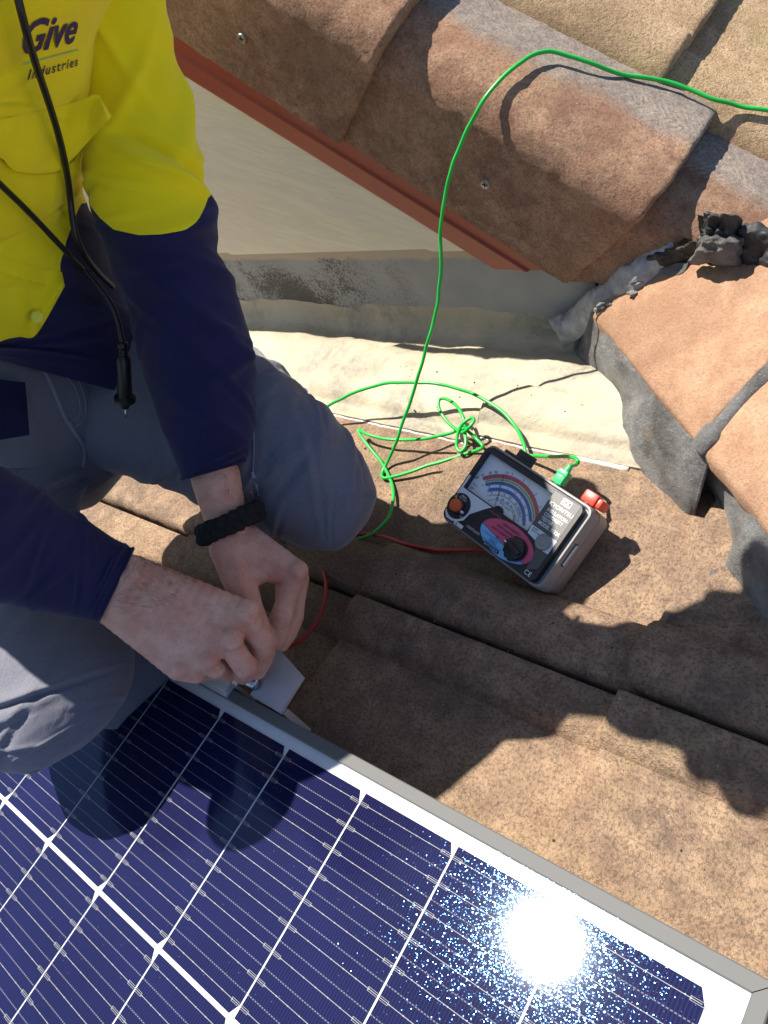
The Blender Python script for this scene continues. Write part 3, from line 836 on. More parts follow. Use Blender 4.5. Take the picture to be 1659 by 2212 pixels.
obj('glass_pane', V, [(0, 1, 2, 3)], M_glass, panel, smooth=False)

# rail under the panel and the end clamp being fastened
rail = thing('mounting_rail', (40, -200, -80), 'silver aluminium mounting rail running out from under the panel edge', 'rail')
m = MB().box((20, -820, -72), (58, 17, -44)).obj('rail_bar', M_alu, rail, smooth=False)
for yy_ in (-120, -480):
    MB().box((26, yy_ - 20, -92), (52, yy_ + 20, -72.5)).obj('roof_bracket', M_alu, rail, smooth=False)
clamp = thing('end_clamp', (0, 20, -20), 'small silver aluminium end clamp and plate gripped by the worker at the panel edge', 'clamp')
c4 = [hit(540, 1501, -1.5), hit(605, 1541, -1.5), hit(655, 1461, 4), hit(601, 1400, 4)]
def quad_plate(c, th):
    V = [p for p in c] + [p - np.array([0, 0, th]) for p in c]
    return V, [(0, 1, 2, 3), (7, 6, 5, 4), (0, 4, 5, 1), (1, 5, 6, 2), (2, 6, 7, 3), (3, 7, 4, 0)]
V, F = quad_plate(c4, 3.0); pl_ = obj('plate', V, F, M_alu, clamp, smooth=False)
m = MB(); m.box((19, 20, -40), (24, 40, -2)); m.box((19, 20, -44), (58, 26, -5)); m.obj('web', M_alu, clamp, smooth=False)
m = MB(); m.box((-42, 9, 1.5), (-3, 20, 5), bev=.5); m.box((-42, 19.6, -30), (-3, 23.5, 12), bev=.6); m.box((-42, 12, 4.6), (-3, 20, 9), bev=.5); m.obj('clamp_jaw', M_alu, clamp, auto=30)
bp0 = hit(510, 1480, 14)
V, F = tube([np.array([-8, 30, 8.0]), np.array([22, 30, 6.0])], 5.2, 20); b_ = obj('bolt', V, F, M_steel, clamp)
V, F = tube([np.array([-1, 30, 8]), np.array([6, 30, 7.4])], 9.2, 6); obj('bolt_head', V, F, M_steel, clamp, smooth=False)
# ================================================================== PERSON
def depth(p): return (p - CC) @ CR[2]
def ball(cx, cy, r, D, crop=True):                    # r in pixels of the same picture scale
    k = .3182 if crop else 1.0
    x, y = (188.5 + k * cx, 980.3 + k * cy) if crop else (cx, cy)
    p = at(x, y, D)
    return np.array([*p, r * k * depth(p) / FPX])
_ico = {}
def ico(sub):
    if sub not in _ico:
        bm = bmesh.new(); bmesh.ops.create_icosphere(bm, subdivisions=sub, radius=1)
        _ico[sub] = (np.array([v.co[:] for v in bm.verts]), np.array([[v.index for v in f.verts] for f in bm.faces])); bm.free()
    return _ico[sub]
def blend(balls, voxel, smooth=6, sub=3, fac=.5):
    Vs = []; Fs = []; o = 0
    iv, if_ = ico(sub)
    for b in balls:
        s = b[3:6] if len(b) >= 6 else b[3]
        Vs.append(b[:3] + iv * s); Fs.append(if_ + o); o += len(iv)
    V = np.vstack(Vs); F = np.vstack(Fs)
    me = bpy.data.meshes.new('t'); me.from_pydata([tuple(v) for v in V], [], [tuple(int(q) for q in f) for f in F]); me.update()
    ob = bpy.data.objects.new('t', me); col.objects.link(ob)
    md = ob.modifiers.new('r', 'REMESH'); md.mode = 'VOXEL'; md.voxel_size = voxel
    if smooth:
        ms = ob.modifiers.new('s', 'SMOOTH'); ms.factor = fac; ms.iterations = smooth
    dg = bpy.context.evaluated_depsgraph_get(); ev = ob.evaluated_get(dg); m2 = ev.to_mesh()
    n = len(m2.vertices); Vo = np.zeros(n * 3); m2.vertices.foreach_get('co', Vo)
    Fo = [tuple(p.vertices) for p in m2.polygons]
    ev.to_mesh_clear(); bpy.data.objects.remove(ob); bpy.data.meshes.remove(me)
    return Vo.reshape(-1, 3), Fo
def chain(*bs, step=.22):
    out = []
    for a, b in zip(bs[:-1], bs[1:]):
        n = max(2, int(np.linalg.norm(a[:3] - b[:3]) / (step * min(a[3], b[3]))))
        out += [a + (b - a) * t for t in np.linspace(0, 1, n)]
    return out
def patchb(a, b, c, d, n=9, m=9):                     # a-b edge to d-c edge
    return [(a * (1 - u) + b * u) * (1 - v) + (d * (1 - u) + c * u) * v for u in np.linspace(0, 1, n) for v in np.linspace(0, 1, m)]

B = ball
# --- right hand, gripping the bolt of the clamp
rh = []
wt, wb = B(325, 795, 108, 670), B(165, 1070, 104, 676)
arm0, arm1 = B(-160, 660, 78, 664), B(-250, 820, 78, 668)
rh += patchb(arm0, arm1, wb, wt, 8, 12)
iM, mM, rM, pM = B(1050, 1080, 98, 654), B(940, 1258, 88, 652), B(786, 1400, 78, 656), B(610, 1462, 76, 664)
for a, b, e, f in ((wt, B(290, 870, 112, 660), mM, iM), (B(290, 870, 112, 660), B(220, 990, 112, 664), rM, mM), (B(220, 990, 112, 664), wb, pM, rM)):
    rh += patchb(a, b, e, f, 7, 12)
rh += [B(1072, 1078, 96, 650), B(982, 1256, 84, 645), B(816, 1400, 74, 650), B(632, 1460, 68, 658)]          # knuckles
def fing(*bs): return chain(*bs)
rh += fing(iM, B(1182, 1262, 82, 662), B(1196, 1380, 74, 684), B(1150, 1470, 66, 702))
rh += fing(mM, B(1070, 1442, 82, 660), B(1085, 1470, 78, 690), B(1060, 1500, 66, 712))
rh += fing(rM, B(872, 1456, 70, 664), B(900, 1462, 68, 690), B(960, 1490, 58, 712))
rh += fing(pM, B(738, 1496, 66, 668), B(800, 1476, 60, 690), B(860, 1490, 52, 710))
rh += fing(B(760, 1120, 100, 690), B(930, 1330, 86, 706), B(1060, 1440, 72, 722), B(1130, 1500, 56, 728))     # thumb, under the fist
# --- left hand, pinching from behind
lh = []
la0, la1 = B(800, -240, 120, 706), B(930, 400, 148, 718)
lh += chain(la0, B(862, 90, 150, 714), B(872, 160, 168, 716), la1)
lh += chain(la1, B(975, 560, 150, 716))
tC, tM, tI = B(960, 640, 134, 708), B(1030, 860, 112, 700), B(1130, 1080, 76, 694)
lh += chain(tC, tM, tI, B(1190, 1230, 72, 698), B(1222, 1340, 58, 704))
iK = B(1418, 800, 84, 700)
lh += patchb(B(960, 640, 134, 708), B(1090, 590, 110, 716), iK, B(1260, 800, 84, 704), 8, 10)
lh += patchb(tC, B(960, 640, 110, 712), B(1240, 780, 80, 704), B(1100, 830, 84, 702), 6, 8)
lh += patchb(B(1090, 600, 110, 726), B(1180, 640, 96, 730), B(1420, 850, 82, 722), B(1400, 800, 84, 712), 6, 8)
lh += [B(1432, 792, 72, 695)]
lh += fing(iK, B(1352, 985, 70, 700), B(1330, 1090, 72, 700), B(1312, 1190, 65, 704), B(1290, 1285, 47, 710))
lh += fing(B(1425, 850, 82, 722), B(1418, 1000, 62, 720), B(1404, 1110, 66, 718), B(1368, 1220, 58, 718), B(1325, 1300, 44, 718))
lh += fing(B(1400, 870, 80, 736), B(1398, 1010, 60, 738), B(1370, 1130, 62, 736), B(1320, 1240, 54, 730))
lh += fing(B(1350, 880, 74, 748), B(1330, 1010, 54, 750), B(1290, 1110, 54, 748), B(1250, 1190, 46, 740))
Vr, Fr = blend(rh, 1.0, 4)
Vl, Fl = blend(lh, 1.0, 4)
# --- the rest of the body (under the clothes; the head is above the picture)
LS, RS = np.array([-40, 340, 440.]), np.array([-110, 20, 500.])      # shoulders
HIP = np.array([-300, 140, 170.]); NECK = (LS + RS) / 2 + np.array([25, 5, 40.])
HEAD = np.array([108, 240, 588.])
up_ = HEAD - NECK; up_ /= np.linalg.norm(up_)
def s4(p, r): return np.array([*p, r])
bd_ = chain(s4(at(-80, 900, 890), 60), s4(at(-230, 700, 850), 50), s4(at(-340, 560, 770), 44), s4((LS + RS) / 2 - np.array([60, 0, 40.]), 36), s4(NECK, 40))
bd_ += chain(s4(NECK - 20 * up_, 42), s4(HEAD - 40 * up_, 40))
Vt, Ft = blend(bd_, 7, 4, 2)
# head with face, looking down at the hands
look = np.array([20, 60, 40.]) - HEAD; look -= up_ * (look @ up_) * .35; look /= np.linalg.norm(look)
hs = np.cross(look, up_); hs /= np.linalg.norm(hs); hu = np.cross(hs, look)
def hp(f, s, u): return HEAD + f * look + s * hs + u * hu
hb = [s4(hp(-8, 0, 14), 74), s4(hp(8, 0, 16), 70), s4(hp(-20, 0, 10), 70), s4(hp(24, 0, -30), 52), s4(hp(38, 0, -58), 34), s4(hp(22, 22, -44), 38), s4(hp(22, -22, -44), 38)]
hb += [s4(hp(64, 0, 12), 14), s4(hp(74, 0, 0), 12), s4(hp(82, 0, -14), 11), s4(hp(72, 9, -17), 8), s4(hp(72, -9, -17), 8), s4(hp(66, 10, -38), 9), s4(hp(66, -10, -38), 9), s4(hp(67, 0, -36), 9), s4(hp(65, 0, -46), 10), s4(hp(60, 0, -66), 16)]
hb += [s4(hp(60, q * 24, 22), 14) for q in (-1, 1)] + [s4(hp(48, q * 34, -14), 22) for q in (-1, 1)]
hb += [s4(hp(-8 + 4 * w, q * 70, 8 - 10 * w), 11) for q in (-1, 1) for w in (-1, 0, 1, 2)]
Vh, Fh = blend(hb, 3.0, 4, 3)
def vnormals(V, F):
    N = np.zeros_like(V); f = np.array([q[:4] if len(q) >= 4 else (*q, q[-1]) for q in F])
    n = np.cross(V[f[:, 2]] - V[f[:, 0]], V[f[:, 3]] - V[f[:, 1]])
    for k in range(4): np.add.at(N, f[:, k], n)
    return N / (np.linalg.norm(N, axis=1)[:, None] + 1e-12)
def creases(V, F, joints, ridges):
    """joints: (point, direction along the finger, reach, depth); ridges: (from, to, width, height) tendons and veins"""
    N = vnormals(V, F); d = np.zeros(len(V))
    for p, ax, reach, dep in joints:
        p = p[:3]; ax = ax[:3] / np.linalg.norm(ax[:3]); q = V - p
        s_ = q @ ax + 1.2 * np.sin(q @ np.array([.5, .4, .3])); r_ = np.linalg.norm(q, axis=1)
        w = np.exp(-(r_ / reach) ** 2)
        d -= dep * w * sum(np.exp(-((s_ - o) / .75) ** 2) * g for o, g in ((-4.2, .6), (-1.6, 1.0), (1.2, .9), (3.8, .55)))
    for a, b, wd, ht in ridges:
        a, b = a[:3], b[:3]; ab = b - a; L2 = ab @ ab
        t_ = np.clip((V - a) @ ab / L2, 0, 1); c_ = a + t_[:, None] * ab
        wob = np.stack([np.sin(t_ * 9 + a[0]), np.cos(t_ * 7 + a[1]), 0 * t_], 1) * 1.2
        r_ = np.linalg.norm(V - c_ - wob, axis=1)
        d += ht * np.exp(-(r_ / wd) ** 2) * np.clip(np.minimum(t_, 1 - t_) * 5, 0, 1)
    for i in range(len(V)):
        v = V[i]; d[i] += .22 * nz(v, .16, 3) + .12 * nz(v, .45, 6)
    return V + N * d[:, None]
def front(b): return b[:3] + (CC - b[:3]) / np.linalg.norm(CC - b[:3]) * b[3]
b_ = lambda x, y, r, D: front(B(x, y, r, D))
Vr = creases(Vr, Fr,
    [(b_(1182, 1262, 82, 662), B(1182, 1262, 1, 662) - iM, 13, .55), (b_(1070, 1442, 82, 660), B(1070, 1442, 1, 660) - mM, 13, .55), (b_(872, 1456, 70, 664), B(872, 1456, 1, 664) - rM, 10, .45),
     (b_(1072, 1078, 96, 650), B(1072, 1078, 1, 650) - wt, 16, .38), (b_(982, 1256, 84, 645), B(982, 1256, 1, 645) - wt, 15, .4), (b_(816, 1400, 74, 650), B(816, 1400, 1, 650) - wb, 14, .4), (b_(632, 1460, 68, 658), B(632, 1460, 1, 658) - wb, 13, .4),
     (b_(300, 820, 110, 668), B(700, 1000, 1, 668) - B(300, 820, 1, 668), 22, .4)],
    [(b_(340, 830, 110, 666), b_(1040, 1070, 98, 650), 3.4, .9), (b_(330, 900, 112, 662), b_(950, 1240, 90, 648), 3.2, 1.0), (b_(300, 960, 112, 662), b_(800, 1380, 80, 652), 3.0, .8), (b_(280, 1020, 110, 664), b_(640, 1430, 76, 660), 2.8, .6),
     (b_(420, 800, 100, 664), b_(820, 1180, 98, 652), 2.2, .7), (b_(520, 1060, 108, 658), b_(860, 1120, 98, 652), 2.0, .6)])
Vl = creases(Vl, Fl,
    [(b_(1352, 985, 70, 700), B(1330, 1090, 1, 700) - B(1352, 985, 1, 700), 14, .5), (b_(1312, 1180, 65, 704), B(1290, 1285, 1, 710) - B(1312, 1190, 1, 704), 10, .45), (b_(1432, 792, 72, 695), B(1352, 985, 1, 700) - iK, 14, .45),
     (b_(1404, 1100, 66, 718), B(1368, 1220, 1, 718) - B(1404, 1110, 1, 718), 11, .4), (b_(1130, 1080, 76, 694), B(1190, 1230, 1, 698) - B(1130, 1080, 1, 694), 12, .5), (b_(1220, 860, 80, 702), B(1400, 760, 1, 700) - B(1150, 950, 1, 700), 14, .5),
     (b_(940, 470, 148, 716), B(975, 560, 1, 716) - la1, 22, .4)],
    [(b_(1000, 580, 130, 710), b_(1390, 800, 84, 700), 3.4, 1.0), (b_(960, 640, 130, 708), b_(1100, 1000, 90, 696), 3.4, .9), (b_(830, 140, 150, 712), b_(900, 400, 140, 714), 3.0, 1.3), (b_(900, 120, 160, 708), b_(960, 400, 140, 712), 2.6, .9)])
Vb = np.vstack([Vr, Vl, Vt, Vh]); Fb = []
o_ = 0
for V_, F_ in ((Vr, Fr), (Vl, Fl), (Vt, Ft), (Vh, Fh)):
    Fb += [tuple(i + o_ for i in f) for f in F_]; o_ += len(V_)
person = obj('person', Vb, Fb, M_skin)
tag(person, 'person in yellow and navy work shirt kneeling on the roof, both hands at a clamp', 'person')
for q in (-1, 1):
    V_, F_ = blend([s4(hp(58, q * 23, 8), 9.5)], 1.5, 0); obj('eye', V_, F_, M_eye, person)
V_, F_ = blend([s4(hp(-16, 0, 22), 78), s4(hp(-24, 0, 4), 76)], 4, 2); obj('hair', V_, F_, M_hair, person)
nh = 64; V_ = []
ax = hu
for r, z in ((0, 108), (40, 106), (70, 92), (82, 60), (86, 36), (100, 24), (101, 21), (85, 31), (80, 56), (66, 88), (0, 100)):
    for k in range(nh):
        a = 2 * math.pi * k / nh
        V_.append(HEAD + look * (r * math.cos(a) - 4) + hs * r * .92 * math.sin(a) + hu * (z + (6 * math.cos(2 * a) if r > 100 else 0)))
obj('hat', V_, grid_faces(11, nh, wrap=True), M_hat, person)

# --- clothes: lofted between the outlines
def loft(secs, ratio, rings=90, n=56, fold=2.0, seed=1.0, ffreq=.03, close=(False, True), endr=None, folds=()):
    """secs: (xL, yL, xR, yR, D) outline points in the picture and their distance; ratio = depth / half width"""
    S = crom([list(s) if len(s) == 6 else [s[0], s[1], s[4], s[2], s[3], s[4]] for s in secs], rings)
    ratio = np.interp(np.linspace(0, 1, rings), np.linspace(0, 1, len(secs)), ratio if not np.isscalar(ratio) else [ratio] * len(secs))
    V = []; prm = []
    C_ = []; A_ = []; D_ = []
    for i, (xl, yl, DL, xr, yr, D) in enumerate(S):
        a, b = at(xl, yl, DL), at(xr, yr, D)
        c = (a + b) / 2; sd_ = (b - a) / 2; v = c - CC; v /= np.linalg.norm(v)
        sn = sd_ / np.linalg.norm(sd_); v = v - sn * (v @ sn); v /= np.linalg.norm(v)
        C_.append(c); A_.append(sd_); D_.append(v * np.linalg.norm(sd_) * ratio[i])
    axis = np.gradient(np.array(C_), axis=0); axis /= np.linalg.norm(axis, axis=1)[:, None]
    L = np.concatenate([[0], np.cumsum(np.linalg.norm(np.diff(np.array(C_), axis=0), axis=1))])
    for i in range(rings):
        t_ = i / (rings - 1); w = 1.0
        if close[1] and endr and t_ > 1 - endr: w = math.sqrt(max(1e-4, 1 - ((t_ - 1 + endr) / endr) ** 2))
        for k in range(n):
            q = 2 * math.pi * k / n
            d = math.cos(q) * A_[i] + math.sin(q) * D_[i]
            dn = d / np.linalg.norm(d)
            p = C_[i] + d * w
            u = np.array([L[i] * 1.0, q * 9 * 2.2, seed * 5])
            u = np.array([L[i], 26 * math.cos(q), 26 * math.sin(q)])
            f = (1 - abs(nz(u * np.array([1, .55, .55]), ffreq, seed)) * 2.2) * fold
            f += fold * .8 * nz(u, ffreq * 2.3, seed + 3) + fold * .25 * nz(u, ffreq * 6, seed + 5)
            for (ft, fq, wt_, wq, amp, slope) in folds:
                dq = (q - fq + math.pi) % (2 * math.pi) - math.pi
                e = (t_ - ft - slope * dq) / wt_
                f += amp * math.exp(-e * e) * math.exp(-(dq / wq) ** 2)
            V.append(p + dn * f * w); prm.append((t_, q))
    F = grid_faces(rings, n, wrap=True)
    if close[0]: F.append(tuple(range(n))[::-1])
    if close[1]: F.append(tuple(range((rings - 1) * n, rings * n)))
    return np.array(V), F, prm
def gen_folds(seed, n, t0, t1, amp, q0=-math.pi / 2, qs=1.3, w=.010, slope=.10):
    r = random.Random(seed); out = []
    for _ in range(n):
        t_ = r.uniform(t0, t1); q = q0 + r.uniform(-qs, qs); ww = w * r.uniform(.6, 1.5); wq = r.uniform(.3, .9); a = amp * r.uniform(.5, 1.2); sl = r.uniform(-slope, slope)
        out += [(t_, q, ww, wq, a, sl), (t_ + ww * 1.7, q, ww * .8, wq * .9, -a * .75, sl)]
    return out
def pxy(P):
    q = (P - CC) @ CR.T
    return np.stack([q[:, 0] / q[:, 2] * FPX + 829.5, q[:, 1] / q[:, 2] * FPX + 1106], 1)
def seam_at(o, V, fn):
    p = pxy(V); a = o.data.attributes.new('seam', 'FLOAT', 'POINT')
    a.data.foreach_set('value', [fn(x, y) for x, y in p])
    return o

# trousers: left leg kneeling, right leg raised towards the panel
LEG = dict(rings=190, n=110)
V1, F1, _ = loft([(60, 960, 250, 640, 892), (180, 1010, 330, 660, 868), (320, 1038, 440, 690, 842), (430, 1085, 545, 752, 812), (545, 1140, 645, 832, 786), (628, 1174, 735, 915, 768), (690, 1186, 790, 1010, 757), (742, 1180, 815, 1060, 752), (782, 1150, 814, 1090, 752)],
                 [.85, .85, .85, .85, .88, .9, .9, .85, .8], fold=2.4, seed=3.1, ffreq=.022, close=(True, True), endr=.16, folds=gen_folds(3, 16, .10, .62, 3.4, w=.012) + gen_folds(5, 7, .62, .9, 2.2, w=.012, slope=.2), **LEG)
V2, F2, _ = loft([(-200, 1150, 220, 860, 905), (-210, 1240, 205, 1010, 878), (-200, 1360, 168, 1110, 836), (-170, 1480, 228, 1260, 795), (-110, 1590, 282, 1390, 762), (-20, 1655, 280, 1480, 746), (70, 1668, 246, 1545, 738), (140, 1640, 212, 1592, 737)],
                 [.8, .8, .8, .82, .85, .85, .85, .8], fold=2.2, seed=6.2, ffreq=.022, close=(True, True), endr=.14, folds=gen_folds(8, 14, .08, .6, 3.4, w=.012) + gen_folds(9, 8, .6, .92, 2.4, w=.012, slope=.2), **LEG)
def shin(a, b, r0, r1, seed):
    P = crom([a, (a + b) / 2 + np.array([0, 0, -4]), b], 50)
    V, F = tube(P, np.linspace(r0, r1, 50), 40)
    V = [v + np.array([nz(v, .03, seed), nz(v, .03, seed + 2), nz(v, .03, seed + 4)]) * 3 for v in V]
    return V, F
V3, F3 = shin(np.array([-130, 236, -44.]), np.array([-380, 265, -56.]), 42, 40, 2)
V4, F4 = shin(np.array([-110, -25, 30.]), np.array([-250, 20, -48.]), 50, 46, 5)
mb = MB()
for V_, F_ in ((V1, F1), (V2, F2), (V3, F3), (V4, F4)): mb.add(V_, F_)
bt = chain(s4(HIP + np.array([0, 0, 0]), 112), s4(HIP + np.array([20, 0, 60]), 112), step=.3)
V_, F_ = blend(bt, 8, 6, 2); mb.add(V_, F_)
tro = mb.obj('trousers', M_jean, person)
# pocket edge and its stitched facing, on the left hip
def on_cloth(pts, bvh, lift=.8, n=60):
    out = []
    for x, y in crom([(a, b) for a, b in pts], n):
        d = ray(x, y)
        h = bvh.ray_cast(Vector(CC), Vector(d), 3000)
        if h[0] is not None: out.append(np.array(h[0]) - d * lift)
    return out
def bvh_of(V, F): return BVHTree.FromPolygons([tuple(v) for v in V], [tuple(f) for f in F])
bt_t = bvh_of(mb.V, mb.F)
for pts, r in (([(62, 778), (95, 800), (118, 850), (140, 900), (165, 938), (182, 970), (180, 1010)], 1.9), ([(100, 800), (150, 820), (172, 870), (168, 900), (148, 912)], .7), ([(110, 795), (162, 812), (184, 866), (182, 905), (158, 925)], .7),
               ([(540, 850), (545, 900), (548, 960), (546, 1020), (540, 1040)], .9)):
    P = on_cloth(pts, bt_t, .6)
    if len(P) > 4:
        V_, F_ = tube(P, r, 8); obj('seam', V_, F_, M_seam, tro)
for (x, y, r) in ((545, 1020, 3.2), (552, 1045, 2.6), (541, 1062, 2.0), (556, 1060, 1.6)):                    # dabs of dried filler on the thigh
    P = on_cloth([(x, y), (x + 3, y + 12)], bt_t, .2, 6)
    if len(P) > 2: V_, F_ = tube(P, r * .6, 8); obj('stain', V_, F_, plain('dried_paint', (.30, .34, .42), .8), tro)
# boots, behind the knees
for a, b in ((np.array([-390, 268, -62.]), np.array([-500, 272, -64.])), (np.array([-250, 25, -60.]), np.array([-165, 0, -64.]))):
    V_, F_ = blend(chain(s4(a, 32), s4(b, 25), step=.3), 4, 3, 2); obj('boot', V_, F_, M_boot, person)

# shirt: body, left sleeve, right sleeve
def ycurve(pts):
    xs_ = [p[0] for p in pts]; ys_ = [p[1] for p in pts]
    return lambda x: float(np.interp(x, xs_, ys_))
f_body = ycurve([(-600, 830), (-200, 790), (0, 736), (60, 712), (110, 672), (138, 625), (128, 580), (140, 530), (165, 462), (175, 440), (300, 420)])
V1, F1, _ = loft([(-490, 650, 850, 334, 866, 866), (-520, 710, 840, 312, 800, 858), (-580, 790, 812, 290, 712, 842), (-680, 870, 765, 240, 580, 815), (-790, 800, 728, 172, 455, 785), (-900, 720, 700, 166, 350, 758), (-970, 640, 680, 178, 215, 735), (-1000, 540, 655, 196, 90, 715), (-940, 400, 635, 235, -60, 690), (-700, 100, 640, 200, -210, 680), (-380, -160, 650, 70, -300, 670)],
                 [.55, .6, .62, .62, .6, .58, .56, .54, .5, .42, .34], rings=170, n=150, fold=4.2, seed=2.4, ffreq=.014, close=(False, True), folds=gen_folds(31, 26, .12, .72, 3.6, qs=1.4, w=.010, slope=.25))
shirt = seam_at(obj('shirt', V1, F1, M_shirt, person), V1, lambda x, y: y - f_body(x))
bt_s = bvh_of(V1, F1)
f_sl = ycurve([(100, 400), (185, 432), (215, 470), (245, 496), (300, 508), (350, 506), (400, 497), (425, 480), (440, 455), (449, 428), (480, 400)])
PI = math.pi
V2, F2, _ = loft([(112, -130, 366, -165, 704), (156, -65, 364, -92, 706), (172, 40, 360, 20, 704), (178, 150, 378, 140, 710), (178, 260, 402, 250, 710), (178, 345, 432, 345, 704), (190, 425, 447, 432, 698), (225, 520, 482, 548, 692), (262, 620, 506, 640, 688), (290, 720, 540, 745, 688), (318, 820, 549, 830, 690), (350, 915, 546, 905, 694), (378, 985, 535, 965, 700), (396, 1034, 526, 996, 706)],
                 [.75, .8, .85, .85, .85, .85, .85, .85, [.85][0], .85, .84, .84, .84, .84], rings=190, n=96, fold=2.3, seed=7.7, ffreq=.018, close=(True, False),
                 folds=((.40, -PI / 2 + .3, .018, 1.1, 8.8, .055), (.375, -PI / 2 + .5, .014, 1.0, -7.2, .06), (.30, -.3, .035, .6, 8.0, -.1), (.26, -PI / 2, .02, .6, 4.8, -.12), (.20, -PI / 2 - .3, .02, .6, 4.8, .14), (.50, -PI / 2 + .6, .016, .9, 6.4, -.03), (.56, -PI / 2 + .7, .014, .9, 5.6, .03), (.53, -.3, .012, .5, -4.8, .02), (.66, -PI / 2 + .4, .02, .9, 5.6, .08), (.74, -PI / 2 + .6, .016, .8, 4.8, -.06), (.86, -PI / 2 + .3, .02, .8, 4.0, .07)) + tuple(gen_folds(21, 16, .30, .97, 2.6, w=.009)))
seam_at(obj('sleeve', V2, F2, M_shirt, shirt), V2, lambda x, y: y - f_sl(x))
# inside of the cuff
V3, F3, _ = loft([(-1010, 600, -800, 300, 640), (-900, 830, -640, 560, 610), (-660, 960, -410, 720, 602), (-440, 1135, -255, 885, 592), (-235, 1240, -90, 962, 598), (-80, 1284, 40, 1032, 616), (40, 1308, 118, 1082, 638), (120, 1327, 190, 1128, 656), (176, 1338, 245, 1164, 667), (212, 1341, 286, 1187, 673)],
                 [.8, .8, .8, .8, .8, .8, .78, .74, .7, .66], rings=130, n=80, fold=1.5, seed=4.4, ffreq=.018, close=(True, False),
                 folds=((.55, -PI / 2 + .2, .03, 1.0, 5, .08), (.62, -PI / 2, .014, 1.0, 3, .06), (.70, -PI / 2 - .4, .014, .9, -3, .05), (.80, -PI / 2 + .4, .012, .8, 2, -.05)) + tuple(gen_folds(22, 12, .5, .97, 2.4, w=.009)))
seam_at(obj('sleeve', V3, F3, M_shirt, shirt), V3, lambda x, y: max(x + 560, y - 1000))
V_, F_ = blend(chain(s4(NECK - 30 * up_, 78), s4(NECK + 30 * up_, 60), step=.2), 5, 6, 2); seam_at(obj('collar', V_, F_, M_shirt, shirt), V_, lambda x, y: -1)
# cuffs: folded edges at both wrists
def rim(V, n, r=1.5):
    P = np.array(V[-n:]); P = np.vstack([P, P[:2]])
    return tube(P, r, 8, caps=False)
for V_, n in ((V2, 90), (V3, 80)):
    a, b = rim(V_, n); obj('cuff', a, b, M_navy, shirt)
# flap, pocket and button
def cast(x, y, lift=0.0):
    d = ray(x, y); h = bt_s.ray_cast(Vector(CC), Vector(d), 3000)
    if h[0] is None:
        h = bt_s.find_nearest(Vector(at(x, y, 740)))
        return np.array(h[0]) - d * lift
    return np.array(h[0]) - d * lift
def flap(name, top, bot, lifts, mat, n=44, m=18, th=1.6, parent=None, seed=0):
    T_ = crom([(x, y) for x, y in top], n); B_ = crom([(x, y) for x, y in bot], n); L_ = np.interp(np.linspace(0, 1, n), np.linspace(0, 1, len(lifts)), lifts)
    P = np.zeros((n, m, 3))
    for i in range(n):
        a0 = cast(min(T_[i][0], 150), T_[i][1]); D0 = np.linalg.norm(a0 - CC)
        b0 = cast(min(B_[i][0], 150), B_[i][1]); D1 = np.linalg.norm(b0 - CC)
        for k in range(m):
            v = k / (m - 1); x, y = T_[i] * (1 - v) + B_[i] * v
            P[i, k] = at(x, y, D0 * (1 - v) + D1 * v - 1.0 - L_[i] * sstep(0, .8, v) - 2.0 * math.sin(v * 3.1) * (1 + nz((x, y, 0), .02, seed)))
    V, F = sheet(P, th, CC - P[n // 2, m // 2])
    return obj(name, V, F, mat, parent or shirt, auto=60)
flap('pocket_flap', [(-60, 272), (0, 258), (60, 246), (120, 232), (176, 217), (200, 205), (214, 206)], [(-60, 325), (0, 340), (20, 360), (42, 371), (90, 374), (128, 368), (160, 340), (200, 296), (242, 252)][0:9], [4, 6, 8, 9, 10, 10, 12], M_yellow)
flap('pocket', [(-60, 330), (0, 345), (50, 374), (100, 376), (130, 370), (160, 346), (182, 318)], [(-60, 520), (0, 520), (50, 500), (100, 470), (130, 446), (156, 425), (180, 330)], [1, 2, 2, 3, 3, 4, 8], M_yellow, seed=3)
flap('front_placket', [(-60, 540), (0, 548), (40, 566), (80, 578), (112, 583), (134, 588)], [(-60, 770), (0, 738), (40, 728), (72, 728), (100, 690), (140, 618)], [10, 12, 14, 16, 16, 12], M_yellow, seed=5)
flap('shirt_tail', [(-60, 800), (-20, 815), (20, 822), (55, 826)], [(-60, 965), (-20, 955), (20, 947), (64, 940)], [6, 8, 10, 12], M_navy, seed=8)
p_ = cast(80, 685, 20)
d_ = CC - p_; d_ /= np.linalg.norm(d_); a_ = np.cross(d_, [0, 0, 1]); a_ /= np.linalg.norm(a_); b_ = np.cross(d_, a_)
MB().cyl((0, 0, 0), 4.6, 1.6, lambda v: p_ + v[0] * a_ + v[1] * b_ + v[2] * d_, 0, 24, bev=.5).obj('button', M_button, shirt, auto=40)

